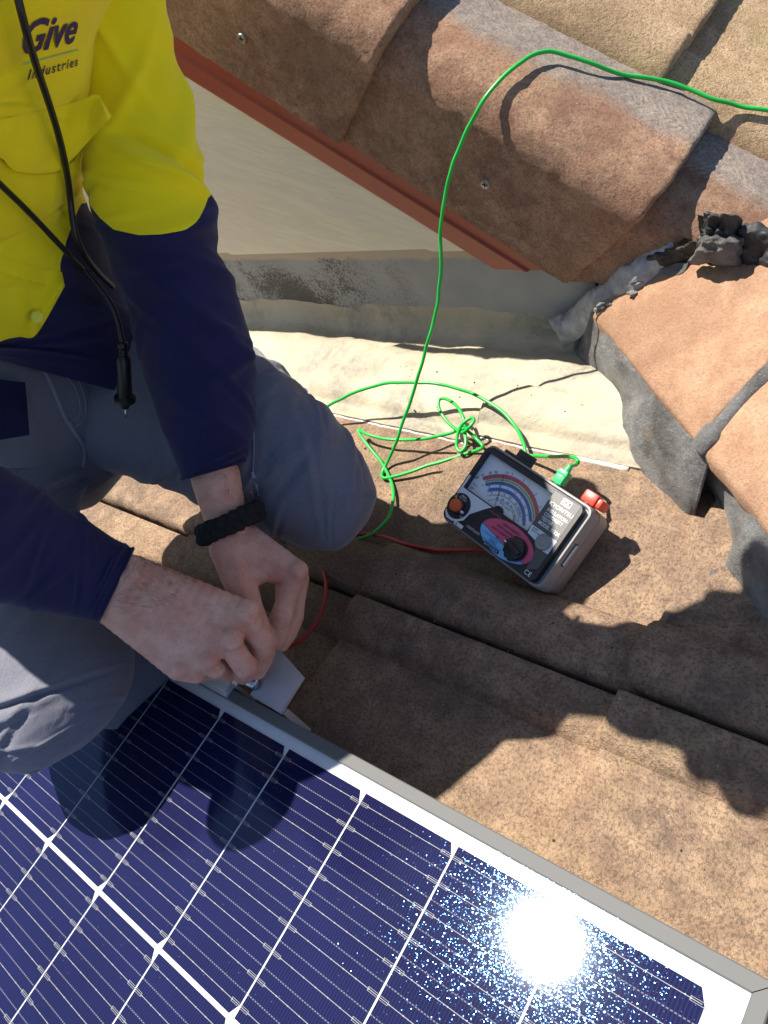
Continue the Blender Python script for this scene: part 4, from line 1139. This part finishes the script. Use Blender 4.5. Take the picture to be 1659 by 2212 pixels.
# printing on the chest, laid over the cloth
def text_mesh(s, size, bold=0.0, align='LEFT', space=1.0):
    cu = bpy.data.curves.new('t', 'FONT'); cu.body = s; cu.size = size; cu.offset = bold; cu.align_x = align; cu.resolution_u = 3; cu.space_character = space
    ob = bpy.data.objects.new('t', cu); col.objects.link(ob)
    dg = bpy.context.evaluated_depsgraph_get(); ev = ob.evaluated_get(dg); me = ev.to_mesh()
    V = [tuple(v.co) for v in me.vertices]; F = [tuple(p.vertices) for p in me.polygons]
    ev.to_mesh_clear(); bpy.data.objects.remove(ob); bpy.data.curves.remove(cu)
    return V, F
cen = cast(100, 120)                                  # local plane of the chest
ex = cast(165, 100) - cast(40, 132); ex /= np.linalg.norm(ex)
nv = CC - cen; nv -= ex * (nv @ ex); nv /= np.linalg.norm(nv); ey = np.cross(nv, ex)
def on_chest(V, ox, oy, lift=1.0, sub=None):
    out = []
    for v in V:
        q = cen + ex * (v[0] + ox) + ey * (v[1] + oy) + nv * 80
        h = bt_s.ray_cast(Vector(q), Vector(-nv), 300)
        out.append(np.array(h[0]) + nv * lift if h[0] is not None else q - nv * 78)
    return out
pxu = np.linalg.norm(cast(165, 100) - cast(40, 132)) / math.hypot(125, 32)       # units per picture pixel here
def subdiv(V, F, n=1):
    bm = bmesh.new(); vs_ = [bm.verts.new(v) for v in V]
    for f in F:
        try: bm.faces.new([vs_[i] for i in f])
        except ValueError: pass
    bmesh.ops.triangulate(bm, faces=bm.faces[:])
    bm.verts.index_update(); V = [tuple(v.co) for v in bm.verts]; F = [tuple(v.index for v in f.verts) for f in bm.faces]; bm.free()
    return V, F
def chest_at(x, y):
    q = cast(x, y) - cen; return q @ ex, q @ ey
pxd = depth(cen) / FPX; sx_ = pxu / pxd
for s, x, y, size, bold, mt, spc in (('Give', 36, 122, 74, 1.6, M_logo_p, .98), ('Industries', 56, 174, 25, .3, M_logo_k, 1.3)):
    V, F = text_mesh(s, size * pxd, bold * pxd, 'LEFT', spc); w0 = max(v[0] for v in V)
    want = {'Give': 122, 'Industries': 124}[s] * pxu
    V = [(v[0] * want / w0, v[1], 0) for v in V]; V, F = subdiv(V, F)
    ox, oy = chest_at(x, y); obj('chest_lettering', on_chest(V, ox, oy), F, mt, shirt, smooth=False)
ox, oy = chest_at(46, 140); w_ = 128 * pxu
V = [(w_ * t_, h_, 0) for t_ in np.linspace(0, 1, 24) for h_ in (-.8 * pxu, .8 * pxu)]
obj('chest_lettering', on_chest(V, ox, oy), [(2 * i, 2 * i + 2, 2 * i + 3, 2 * i + 1) for i in range(23)], M_logo_t, shirt, smooth=False)

# braided cord round the left wrist
c_ = B(972, 470, 1, 716)[:3]; fa = B(985, 600, 1, 716)[:3] - B(930, 330, 1, 716)[:3]; fa /= np.linalg.norm(fa)
va = c_ - CC; va -= fa * (va @ fa); va /= np.linalg.norm(va); sa = np.cross(fa, va)
k_ = .3182 * depth(c_) / FPX
mb = MB()
for st in range(3):
    P = []
    for i in range(150):
        a = 2 * PI * i / 149; ph = 7 * a + st * 2 * PI / 3
        R1 = 196 * k_ + 30 * k_ * math.sin(2 * ph) * .6; h_ = 40 * k_ * math.sin(ph) * (1 + .2 * nz((a, st, 0), 1.5, 3))
        P.append(c_ + sa * R1 * math.cos(a) * 1.0 + va * R1 * .86 * math.sin(a) + fa * (h_ - 46 * k_ * math.cos(a)))
    V, F = tube(P, [(38 + 5 * nz(q, .12, st)) * k_ for q in P], 14); mb.add([v + .5 * np.array([nz(v, .5, 1), nz(v, .5, 4), nz(v, .5, 8)]) for v in V], F)
mb.obj('bracelet', M_rope, person)

# fine hair on the forearms and wrists
hm = MB(); rnd = random.Random(5)
bt_h = bvh_of(np.vstack([Vr, Vl]), [tuple(f) for f in Fr] + [tuple(i + len(Vr) for i in f) for f in Fl])
hair_zones = [((150, 1080), (330, 670), (700, 820), (560, 1000), 130, (.95, .35)), ((330, 690), (500, 740), (900, 880), (700, 860), 200, (.9, .5)), ((1000, 70), (1060, 80), (1090, 330), (1020, 300), 30, (.25, 1))]
for a, b, c, d, cnt, dr in hair_zones:
    for _ in range(cnt):
        u, v = rnd.random(), rnd.random()
        x = (a[0] * (1 - u) + b[0] * u) * (1 - v) + (d[0] * (1 - u) + c[0] * u) * v; y = (a[1] * (1 - u) + b[1] * u) * (1 - v) + (d[1] * (1 - u) + c[1] * u) * v
        X, Y = 188.5 + .3182 * x, 980.3 + .3182 * y
        h = bt_h.ray_cast(Vector(CC), Vector(ray(X, Y)), 3000)
        if h[0] is None:
            h = bt_h.find_nearest(Vector(at(X, Y, 668)))
        p = np.array(h[0]); nn = np.array(h[1])
        q = hit(X + dr[0] * 10, Y + dr[1] * 10, p[2]) - hit(X, Y, p[2]); q = q - nn * (q @ nn); q /= np.linalg.norm(q) + 1e-9
        L_ = rnd.uniform(5, 9); jit = np.array([rnd.uniform(-.4, .4) for _ in range(3)])
        P = [p, p + (q + jit * .5 + nn * .35) * L_ * .5, p + (q + jit + nn * .4) * L_]
        V, F = tube(P, [.09, .08, .03], 3, caps=False); hm.add(V, F)
tag(hm.obj('arm_hair', plain('arm_hair', (.34, .19, .11), .5), person), kind='stuff')
# ================================================================== INSULATION TESTER
TR_ = np.array([[0.9454, 0.32279, 0.0451], [-0.28313, 0.88191, -0.37693], [-0.16144, 0.34357, 0.92514]])
TC_ = np.array([137.1, 273.96, -22.95])
KT = 0.80
def TT(v): return TC_ + KT * (TR_ @ np.array(v, float))
tester = thing('insulation_tester', (135, 280, -88), 'grey analogue tester with needle dial, orange button and black selector knob, tilted on the tiles', 'meter')
def rrect(x0, x1, y0, y1, r, n=7):
    out = []
    for cx_, cy_, a0 in ((x1 - r, y1 - r, 0), (x0 + r, y1 - r, 90), (x0 + r, y0 + r, 180), (x1 - r, y0 + r, 270)):
        for k in range(n):
            a = math.radians(a0 + 90 * k / (n - 1)); out.append((cx_ + r * math.cos(a), cy_ + r * math.sin(a)))
    return out
def stack(levels, cap0=True, cap1=True):              # levels: (outline, z) lofted
    V = []; F = []; n = len(levels[0][0])
    for o, z in levels: V += [TT((x, y, z)) for x, y in o]
    F = [f[::-1] if False else f for f in grid_faces(len(levels), n, wrap=True)]
    if cap0: F.append(tuple(range(n))[::-1])
    if cap1: F.append(tuple(range((len(levels) - 1) * n, len(levels) * n)))
    return V, F
R_ = lambda d, r: rrect(-80 - d, 80 + d, -53 - d, 53 + d, r)
V, F = stack([(R_(-6, 8), -58), (R_(-1.5, 10), -56.5), (R_(0, 10.5), -53), (R_(.6, 10.5), -28), (R_(-.2, 10.2), -27.4), (R_(-.2, 10.2), -26.4), (R_(.6, 10.5), -25.8), (R_(0, 10), -6), (R_(-.8, 9.6), -4.2), (R_(-2.4, 9), -4.0), (R_(-3.5, 8), -5.4), (R_(-5, 7), -10)])
obj('case', V, F, M_gcase, tester, auto=35)
bx = (-76.5, 71.5, -50, 48.8); wx = (-71.5, 30, -7.5, 42.5)
def holed(name, outl, hole, z0, z1, mat):
    bm = bmesh.new()
    def loop(pts): 
        v = [bm.verts.new((x, y, z1)) for x, y in pts]; return [bm.edges.new((v[i], v[(i + 1) % len(v)])) for i in range(len(v))]
    ed = loop(outl) + loop(hole)
    bmesh.ops.triangle_fill(bm, use_beauty=True, use_dissolve=False, edges=ed)
    r = bmesh.ops.extrude_face_region(bm, geom=bm.faces[:])
    for g in r['geom']:
        if isinstance(g, bmesh.types.BMVert): g.co.z = z0
    bmesh.ops.recalc_face_normals(bm, faces=bm.faces[:]); bm.verts.index_update()
    V = [TT(v.co) for v in bm.verts]; F = [tuple(v.index for v in f.verts) for f in bm.faces]; bm.free()
    return obj(name, V, F, mat, tester, smooth=False)
holed('bezel', rrect(*bx, 8), rrect(*wx, 1.2, 3), -9, 1.0, M_bcase)
def flat(pts, z, name, mat, parent=None):
    V = [TT((x, y, z)) for x, y in pts]; n = len(pts)
    V += [TT((x, y, z - .25)) for x, y in pts]
    F = [tuple(range(n)), tuple(range(n, 2 * n))[::-1]] + [(k, k + n, (k + 1) % n + n, (k + 1) % n) for k in range(n)]
    return obj(name, V, F, mat, parent or tester, smooth=False)
def text(s, x, y, size, z, mat, name='lettering', bold=0.0, space=1.0, width=None, align='LEFT'):
    V, F = text_mesh(s, size, bold, align, space)
    if width:
        w = max(v[0] for v in V) - min(v[0] for v in V); V = [(v[0] * width / w, v[1], 0) for v in V]
    return obj(name, [TT((v[0] + x, v[1] + y, z)) for v in V], F, mat, tester, smooth=False)
# printed areas of the fascia
flat([(-75, 8), (-72.2, 8), (-72.2, -8.4), (-24, -8.4), (-30, -14), (-44, -30), (-46, -40), (-54, -46.5), (-60, -48.5), (-69, -48.5), (-75, -43)], 1.3, 'label', M_silver)
flat([(31, 46.5), (67, 46.5), (67, 2.5), (31, 2.5)], 1.3, 'label', M_lgrey)
flat([(30.5, 2.2), (67, 2.2), (67, -15), (60, -15.5), (45, -10.5), (32, -8)], 1.3, 'label', M_silver)
flat([(45, -11), (60, -16), (67, -15.4), (67, -34), (56, -42), (54, -30), (52, -20)], 1.3, 'label', M_lgrey)
el = [(16 + 38.5 * math.cos(a), -29.5 + 19.5 * math.sin(a)) for a in np.linspace(0, 2 * math.pi, 73)[:-1]]
def half(pts, f):
    out = []
    for a, b in zip(pts, pts[1:] + pts[:1]):
        fa, fb = f(a), f(b)
        if fa >= 0: out.append(a)
        if fa * fb < 0: t_ = fa / (fa - fb); out.append((a[0] + (b[0] - a[0]) * t_, a[1] + (b[1] - a[1]) * t_))
    return out
flat(half(el, lambda p: p[1] + 28.5 + max(0, p[0] - 30) * .55), 1.3, 'label', M_pink)
flat(half(el, lambda p: -(p[1] + 29.0 + max(0, p[0] - 30) * .55)), 1.3, 'label', M_lblue)
for y_, a, b in ((-35.6, -14, 20), (-42.4, -16, 17)): flat([(a, y_), (b, y_), (b, y_ + .5), (a, y_ + .5)], 1.6, 'print_rule', M_ink)
flat(rrect(-8, 17, -48.0, -43.4, 2.2, 5), 1.6, 'print_rule', M_ink)
text('BATT.CHECK', -6, -47.1, 3.6, 1.8, M_lblue, bold=.05, width=21)
text('3\u03a9', 1, -34.2, 5, 1.6, M_ink); text('500\u03a9', -3, -41, 5, 1.6, M_ink)
for k, s in enumerate(('1000V/400M\u03a9', '500V/200M\u03a9', '250V/100M\u03a9')): text(s, -1 - 4.5 * k, -17.2 - 5 * k, 4.0, 1.6, M_ink, width=26)
text('CONTINUITY', -38, -43.6, 4.2, 1.3, M_inkw, width=21)
text('INSULATION', -24, -13.6, 3.4, 1.3, M_dred, width=18)
text('PRESS\nTO TEST', -63, -18.2, 3.1, 1.75, M_inkw, align='CENTER'); text('LOCK', -53, -39, 3.1, 1.75, M_inkw)
text('KYORITSU', 33.2, 31.0, 6.1, 1.6, M_inkw, bold=.06, width=32.5)
for k, s in enumerate(('INSULATION-', 'CONTINUITY', 'TESTER', 'MODEL 3132A')): text(s, 35.5, 23.6 - 5.6 * k, 5.6, 1.6, M_inkw, bold=.10, width=(29, 26, 16, 30)[k])
text('OHMS\nZERO ADJ', 33.5, -.8, 2.9, 1.6, M_ink); text('CE', 55.5, -46.5, 7.6, 1.3, M_inkw, space=1.1)
# maker's mark: a framed pair of angled strokes
def bar2(a, b, w, z, mat, name='logo'):
    a = np.array(a, float); b = np.array(b, float); d = b - a; d /= np.linalg.norm(d); q = np.array([-d[1], d[0]]) * w / 2
    return [tuple(a + q), tuple(b + q), tuple(b - q), tuple(a - q)]
lg = MB()
for a, b in (((45, 38.4), (57, 38.4)), ((57, 38.4), (57, 45.4)), ((57, 45.4), (45, 45.4)), ((45, 45.4), (45, 38.4)), ((47, 39), (47, 45)), ((47, 42), (51, 45)), ((47.6, 42), (51, 39)), ((51.6, 39), (51.6, 45)), ((51.6, 42), (56, 45)), ((52, 42), (56, 39))):
    pts = bar2(a, b, .7, 1.6, None); lg.add([TT((x, y, 1.62)) for x, y in pts], [(0, 1, 2, 3)])
lg.obj('logo', M_inkw, tester, smooth=False)
# warning sticker and triangle
flat([(-55, -45.2), (-41, -45.2), (-41, -49.6), (-55, -49.6)], 1.7, 'sticker', M_silver); flat([(-53.5, -48.6), (-49, -48.6), (-51.2, -45.6)], 2.0, 'sticker', M_dgreen)
text('\u26a0', 0, 0, .01, -20, M_ink) if False else None
flat([(-75.2, -23.6), (-69.8, -23.6), (-72.5, -18.9)], 2.0, 'sticker', M_dgreen)
# dial behind its window
flat([(-71.3, -7.2), (29.8, -7.2), (29.8, 42.3), (-71.3, 42.3)], -6.0, 'dial', M_dial)
def arc(r, w, a0, a1, mat, z=-5.7, name='dial_scale', n=50):
    V = []; 
    for k in range(n):
        a = math.radians(a0 + (a1 - a0) * k / (n - 1))
        V += [TT((-17 + rr * math.cos(a), -24 + rr * math.sin(a), z)) for rr in (r - w / 2, r + w / 2)]
    return obj(name, V, [(2 * k, 2 * k + 2, 2 * k + 3, 2 * k + 1) for k in range(n - 1)], mat, tester, smooth=False)
def dtext(s, r, a, size, mat=M_ink, tilt=0.0):
    V, F = text_mesh(s, size, .02, 'CENTER'); a_ = math.radians(a); t_ = a_ - math.pi / 2
    ct, st = math.cos(t_), math.sin(t_)
    return obj('dial_number', [TT((-17 + r * math.cos(a_) + v[0] * ct - v[1] * st, -24 + r * math.sin(a_) + v[0] * st + v[1] * ct, -5.6)) for v in V], F, mat, tester, smooth=False)
arc(57, 4.4, 36, 140, M_dred); arc(52.3, 2.2, 37, 138, M_dgreen); arc(48.6, 3.4, 34, 138, M_dblue); arc(41, 3.8, 28, 134, M_dblue)
for r in (54.4, 46.6, 38.7, 33.6, 28): arc(r, .35, 36, 136, M_ink, -5.65, 'dial_line')
tk = MB()
for r, ln, n_ in ((57, 4.4, 19), (48.6, 3.4, 45), (41, 3.8, 31), (34.4, 2, 31), (28.6, 1.4, 21)):
    for k in range(n_):
        a = math.radians(38 + 98 * k / (n_ - 1)); u = np.array([math.cos(a), math.sin(a)]); q = np.array([-u[1], u[0]]) * .16
        c0 = np.array([-17, -24.0]); A_, B_ = c0 + u * (r - ln / 2), c0 + u * (r + ln / 2)
        tk.add([TT((*p, -5.6)) for p in (A_ + q, B_ + q, B_ - q, A_ - q)], [(0, 1, 2, 3)])
tk.obj('dial_ticks', M_ink, tester, smooth=False)
for s, a in (('\u221e', 139), ('50', 130), ('20', 123), ('10', 110), ('5', 103), ('2', 87), ('1', 78), ('.5', 65), ('.2', 50), ('.1', 44), ('0', 39)): dtext(s, 60.2, a, 4.3)
for s, a in (('0', 132), ('.5', 115), ('1', 100), ('1.5', 86), ('2', 72), ('2.5', 57), ('3', 44)): dtext(s, 43.4, a, 3.6)
for s, a in (('0', 128), ('5', 112), ('10', 102), ('20', 88), ('50', 70), ('100', 60), ('500', 51), ('\u221e', 44)): dtext(s, 35.3, a, 3.5)
for s, a in (('100', 115), ('200', 100), ('300', 85), ('400', 72), ('500', 60), ('600', 48)): dtext(s, 29.3, a, 3.0)
dtext('BATT. GOOD', 24, 84, 2.8); dtext('M\u03a9', 60.4, 146, 3.4); dtext('\u03a9', 48, 142, 3.4, M_dblue)
text('M\u03a9', 22, 3.6, 4, -5.6, M_dred); text('\u03a9', 12, -2, 4, -5.6, M_dblue)
text('CAT III', -68, 0.6, 2.6, -5.6, M_ink); text('600V', -68, -4.0, 2.6, -5.6, M_ink); text('AC V', 4, -5.6, 2.8, -5.6, M_ink)
nd = bar2((-24.6, -7.0), (-39.3, 31.4), .55, 0, None); MB().add([TT((x, y, -4.2)) for x, y in nd], [(0, 1, 2, 3)]).obj('needle', M_ink, tester, smooth=False)
MB().cyl((-18, -9, -5.8), 7, 2.0, TT, 0, 24).obj('pivot_cover', M_bcase, tester, auto=40)
V = [TT((x, y, .2)) for x, y in ((-71.3, -7.3), (29.8, -7.3), (29.8, 42.3), (-71.3, 42.3))]
obj('dial_window', V, [(0, 1, 2, 3)], M_window, tester, smooth=False)
# controls
MB().cyl((-62.6, -29.4, .8), 16, .8, TT, 0, 40).obj('button_plate', M_bcase, tester, auto=40)
MB().cyl((-62.8, -30.4, 1.6), 9.2, 4, TT, 0, 32, bev=1.2).obj('button_collar', M_bcase, tester, auto=40)
MB().cyl((-62.8, -30.4, 5.6), 7.6, 5.0, TT, 0, 32, bev=1.6).obj('test_button', M_orange, tester, auto=40)
MB().cyl((-52.6, -33, 1.6), 1.6, 4, TT, 0, 12, bev=.5).obj('lock_pin', M_inkw, tester, auto=40)
kb = MB()
V = []; n_ = 72
for z in (1.2, 5.5):
    for k in range(n_):
        r = 13.6 + (1.2 if (k // 3) % 2 == 0 and 20 < k < 56 else 0); a = 2 * math.pi * k / n_; V.append(TT((32.8 + r * math.cos(a), -31 + r * math.sin(a), z)))
kb.add(V, grid_faces(2, n_, wrap=True) + [tuple(range(n_, 2 * n_))]); kb.cyl((32.8, -31, 5.4), 12.6, 3.4, TT, 0, 40, bev=1.0)
ka = math.radians(172)
def KB(v): return TT((32.8 + v[0] * math.cos(ka) - v[1] * math.sin(ka), -31 + v[0] * math.sin(ka) + v[1] * math.cos(ka), v[2]))
kb.box((-11, -2.6, 8.6), (12.6, 2.6, 13.5), KB, bev=1.0); kn = kb.obj('selector_knob', M_knob, tester, auto=40)
MB().box((9.5, -.9, 13.4), (12.4, .9, 13.8), KB).obj('pointer_mark', M_inkw, tester, smooth=False)
V = []; zk = MB(); n_ = 96
for z, dr in ((1.2, 0), (4.4, 0), (5.0, -.6)):
    for k in range(n_):
        r = 8.8 + dr + (.5 if k % 4 < 2 else 0); a = 2 * math.pi * k / n_; V.append(TT((55, -6.8 + 0, 0)) + KT * TR_ @ np.array([r * math.cos(a), r * math.sin(a), z]))
zk.add(V, grid_faces(3, n_, wrap=True) + [tuple(range(2 * n_, 3 * n_))]); zk.cyl((55, -6.8, 5.0), 4.6, .6, TT, 0, 24, bev=.2)
zk.obj('zero_knob', M_zero, tester, auto=30)
for k in range(24):
    pass
MB().box((80.3, -16, -17.5), (82.0, 10, -13.5), TT, bev=.5).obj('side_latch', M_silver, tester, auto=40)
MB().box((80.2, -17.6, -19), (80.9, 11.6, -12), TT).obj('latch_recess', M_bcase, tester, smooth=False)
MB().box((-62, 53, -16), (-20, 57, -12.5), TT, bev=.8).box((-46, 56, -15.5), (-20, 66, -13), TT, bev=.8).obj('lid_hinge', M_bcase, tester, auto=40)
for px2 in (20, 64): MB().cyl((0, 0, 0), 6.5, 3, lambda v, q=px2: TT((q + v[0], 52.5 + v[2], -15 + v[1])), 0, 24).obj('socket', M_bcase, tester, auto=40)

# ================================================================== LEADS
mu = MB()
for V, F in up_geo: mu.add(V, F)
up_bvh = bvh_of(mu.V, mu.F)
def path(items, n):
    """items: (x, y, 'z'|'n'|'D'|'f', value); 'f' = free span, distance interpolated"""
    P = []; 
    for it in items:
        x, y, m = it[:3]
        if m == 'r':
            d = ray(x, y); h = up_bvh.ray_cast(Vector(CC), Vector(d), 4000)
            P.append(np.array(h[0]) - d * (it[3] / abs(d @ UN))); continue
        P.append(None if m == 'f' else np.array({'z': hit, 'n': hitn, 'D': at}[m](x, y, it[3])) if m != 'p' else np.array(it[3]))
    Ds = [None if p is None else np.linalg.norm(p - CC) for p in P]
    k = [i for i, d in enumerate(Ds) if d is not None]
    acc = [0]
    for a, b in zip(items[:-1], items[1:]): acc.append(acc[-1] + math.hypot(a[0] - b[0], a[1] - b[1]))
    for i in range(len(P)):
        if P[i] is None: P[i] = at(items[i][0], items[i][1], float(np.interp(acc[i], [acc[j] for j in k], [Ds[j] for j in k])))
    Q = crom(P, n)
    return Q + np.array([[nz(q, .045, 1), nz(q, .045, 5), .5 * nz(q, .045, 9)] for q in Q]) * 1.3
RG = 1.9
gl_ = thing('test_lead', hit(950, 900, -70), 'long green test lead looped and knotted over the flashing and the upper tiles', 'cable')
pe = TT((20, 78, -13))
A_ = [(1240, 1012, 'p', pe), (1245, 1003, 'z', -28), (1247, 995, 'z', -26), (1240, 988, 'z', -28), (1222, 985, 'z', -36), (1190, 985, 'z', -50), (1160, 985, 'z', -60), (1143, 985, 'z', -66), (1135, 980, 'z', -66), (1132, 960, 'z', -64), (1118, 928, 'z', -62), (1092, 896, 'z', -58), (1040, 860, 'z', -50), (985, 838, 'z', -40), (930, 828, 'z', -32), (880, 826, 'z', -30), (830, 829, 'z', -32), (780, 842, 'z', -36), (735, 862, 'z', -42), (695, 885, 'z', -50), (650, 915, 'z', -58), (600, 960, 'z', -66)]
V, F = tube(path(A_, 260), RG, 10); obj('wire', V, F, M_green, gl_)
m = MB()
def PL(v): return TT((20 + v[0], 53 + v[1], -14 + v[2]))
m.box((-6.5, 1, -6.5), (6.5, 19, 6.5), PL, bev=2.2).box((-7.4, 12, -7.4), (7.4, 16, 7.4), PL, bev=2.0).cyl((0, 0, 0), 4.6, 8, lambda v: PL((v[0], 18 + v[2], v[1])), 0, 16, r2=3.2)
m.obj('plug', M_greenp, gl_, auto=40)
B_ = [(1720, 250, 'n', 238), (1655, 237, 'r', 3), (1600, 229, 'r', 3), (1540, 213, 'r', 6), (1480, 191, 'r', 7), (1420, 173, 'r', 5), (1340, 160, 'r', 3.5), (1285, 140, 'r', 9), (1240, 124, 'r', 9), (1205, 113, 'r', 11), (1180, 111, 'r', 11), (1150, 120, 'r', 10), (1110, 147, 'r', 7), (1070, 185, 'r', 5), (1040, 222, 'r', 6), (1018, 262, 'f'), (998, 304, 'f'), (980, 350, 'f'), (966, 400, 'f'), (956, 455, 'f'), (952, 505, 'f'), (952, 550, 'f'), (952, 590, 'f'), (947, 640, 'f'), (938, 690, 'f'), (924, 740, 'f'), (908, 795, 'f'), (892, 850, 'f'), (874, 905, 'f'), (858, 950, 'z', -52), (840, 990, 'z', -70), (828, 1015, 'z', -76), (826, 1030, 'z', -76), (842, 1032, 'z', -76), (890, 1018, 'z', -74), (950, 998, 'z', -72), (1010, 980, 'z', -70), (1038, 970, 'z', -66), (1042, 962, 'z', -63), (1028, 945, 'z', -60), (1008, 925, 'z', -52), (1000, 900, 'z', -46), (985, 876, 'z', -44), (965, 862, 'z', -44), (950, 861, 'z', -44), (946, 874, 'z', -46), (956, 898, 'z', -50), (975, 920, 'z', -54), (998, 934, 'z', -54), (1015, 922, 'z', -48), (1025, 908, 'z', -46), (1018, 902, 'z', -46), (1000, 915, 'z', -48), (988, 940, 'z', -54), (986, 965, 'z', -60), (994, 976, 'z', -62), (1004, 965, 'z', -60), (1006, 940, 'z', -56), (1000, 926, 'z', -57), (970, 936, 'z', -60), (920, 947, 'z', -64), (870, 951, 'z', -66), (820, 946, 'z', -64), (786, 934, 'z', -62), (776, 927, 'z', -62), (778, 938, 'z', -64), (795, 962, 'z', -68), (822, 995, 'z', -74), (840, 1030, 'z', -77), (849, 1062, 'z', -78), (846, 1098, 'z', -78), (832, 1128, 'z', -76), (808, 1150, 'z', -74), (780, 1163, 'z', -76), (750, 1169, 'z', -80), (700, 1170, 'z', -84)]
V, F = tube(path(B_, 760), RG, 10); obj('wire', V, F, M_green, gl_)
rl = thing('test_lead', hit(900, 1180, -80), 'red insulated test lead running from the tester past the knee to the hands', 'cable')
R1 = [(1092, 1200, 'z', -78), (1060, 1192, 'z', -77), (1030, 1188, 'z', -75), (985, 1189, 'z', -74), (930, 1187, 'z', -74), (880, 1177, 'z', -74), (840, 1163, 'z', -76), (810, 1155, 'z', -78), (780, 1154, 'z', -80), (730, 1166, 'z', -84)]
V, F = tube(path(R1, 90), RG, 10); obj('wire', V, F, M_redl, rl)
R2 = [(640, 1190, 'z', -80), (670, 1201, 'z', -74), (690, 1218, 'z', -70), (702, 1248, 'z', -66), (704, 1280, 'z', -64), (697, 1315, 'z', -64), (680, 1350, 'z', -66), (655, 1378, 'z', -66), (625, 1396, 'z', -64), (595, 1405, 'z', -62), (560, 1420, 'z', -60)]
V, F = tube(path(R2, 100), RG * .95, 10); obj('wire', V, F, M_redl, rl)
m = MB()
def PR_(v): return TT((64 + v[0], 53 + v[1], -15 + v[2]))
m.box((-9, 1, -7), (9, 15, 7), PR_, bev=2.6).box((6, 2, -18), (15, 13, 4), PR_, bev=2.5)
m.obj('plug', M_redp, rl, auto=40)
bl = thing('probe_lead', cast(200, 580, 4), 'black test lead with a black pointed probe hanging over the yellow shirt', 'cable')
def over(pts, lift):
    out = []
    for x, y in crom(pts, 60):
        p = cast(x, y); out.append(at(x, y, np.linalg.norm(p - CC) - lift))
    P = np.array(out); K = np.ones(9) / 9
    Q = np.stack([np.convolve(np.pad(P[:, i], 4, mode='edge'), K, 'valid') for i in range(3)], 1)
    return Q
P = over([(10, -150), (26, -60), (40, 0), (60, 85), (84, 160), (112, 240), (132, 310), (144, 370), (152, 420), (156, 480), (168, 528), (196, 572), (222, 600), (250, 625)], 22)
V, F = tube(P, 2.4, 12); obj('wire', V, F, M_blackl, bl)
P = over([(-120, 290), (-60, 340), (0, 398), (60, 456), (130, 530), (186, 588)], 20)
q_ = [P[-1], at(212, 618, np.linalg.norm(P[-1] - CC) - 4), at(238, 654, 700), at(254, 692, 702), at(262, 730, 704), at(265, 745, 706)]
P = np.vstack([P[:-1], crom(q_, 40)])
V, F = tube(P, 2.2, 12); obj('wire', V, F, M_blackl, bl)
a, b = at(264, 738, 704), at(271, 880, 742); d = (b - a)
pr = [(0, 3.0), (.02, 4.2), (.09, 4.4), (.10, 3.9), (.12, 4.4), (.14, 3.9), (.16, 4.4), (.18, 3.9), (.20, 4.8), (.24, 6.2), (.8, 6.2), (.84, 9), (.88, 9.2), (.9, 5.0), (1.0, 3.2)]
V, F = tube([a + d * t_ for t_, r in pr], [r for t_, r in pr], 20); obj('probe', V, F, M_blackl, bl, auto=40)
V, F = tube([b - d * .02, b + d * .16, b + d * .18], [1.0, 1.0, .2], 8); obj('probe_tip', V, F, M_steel, bl)
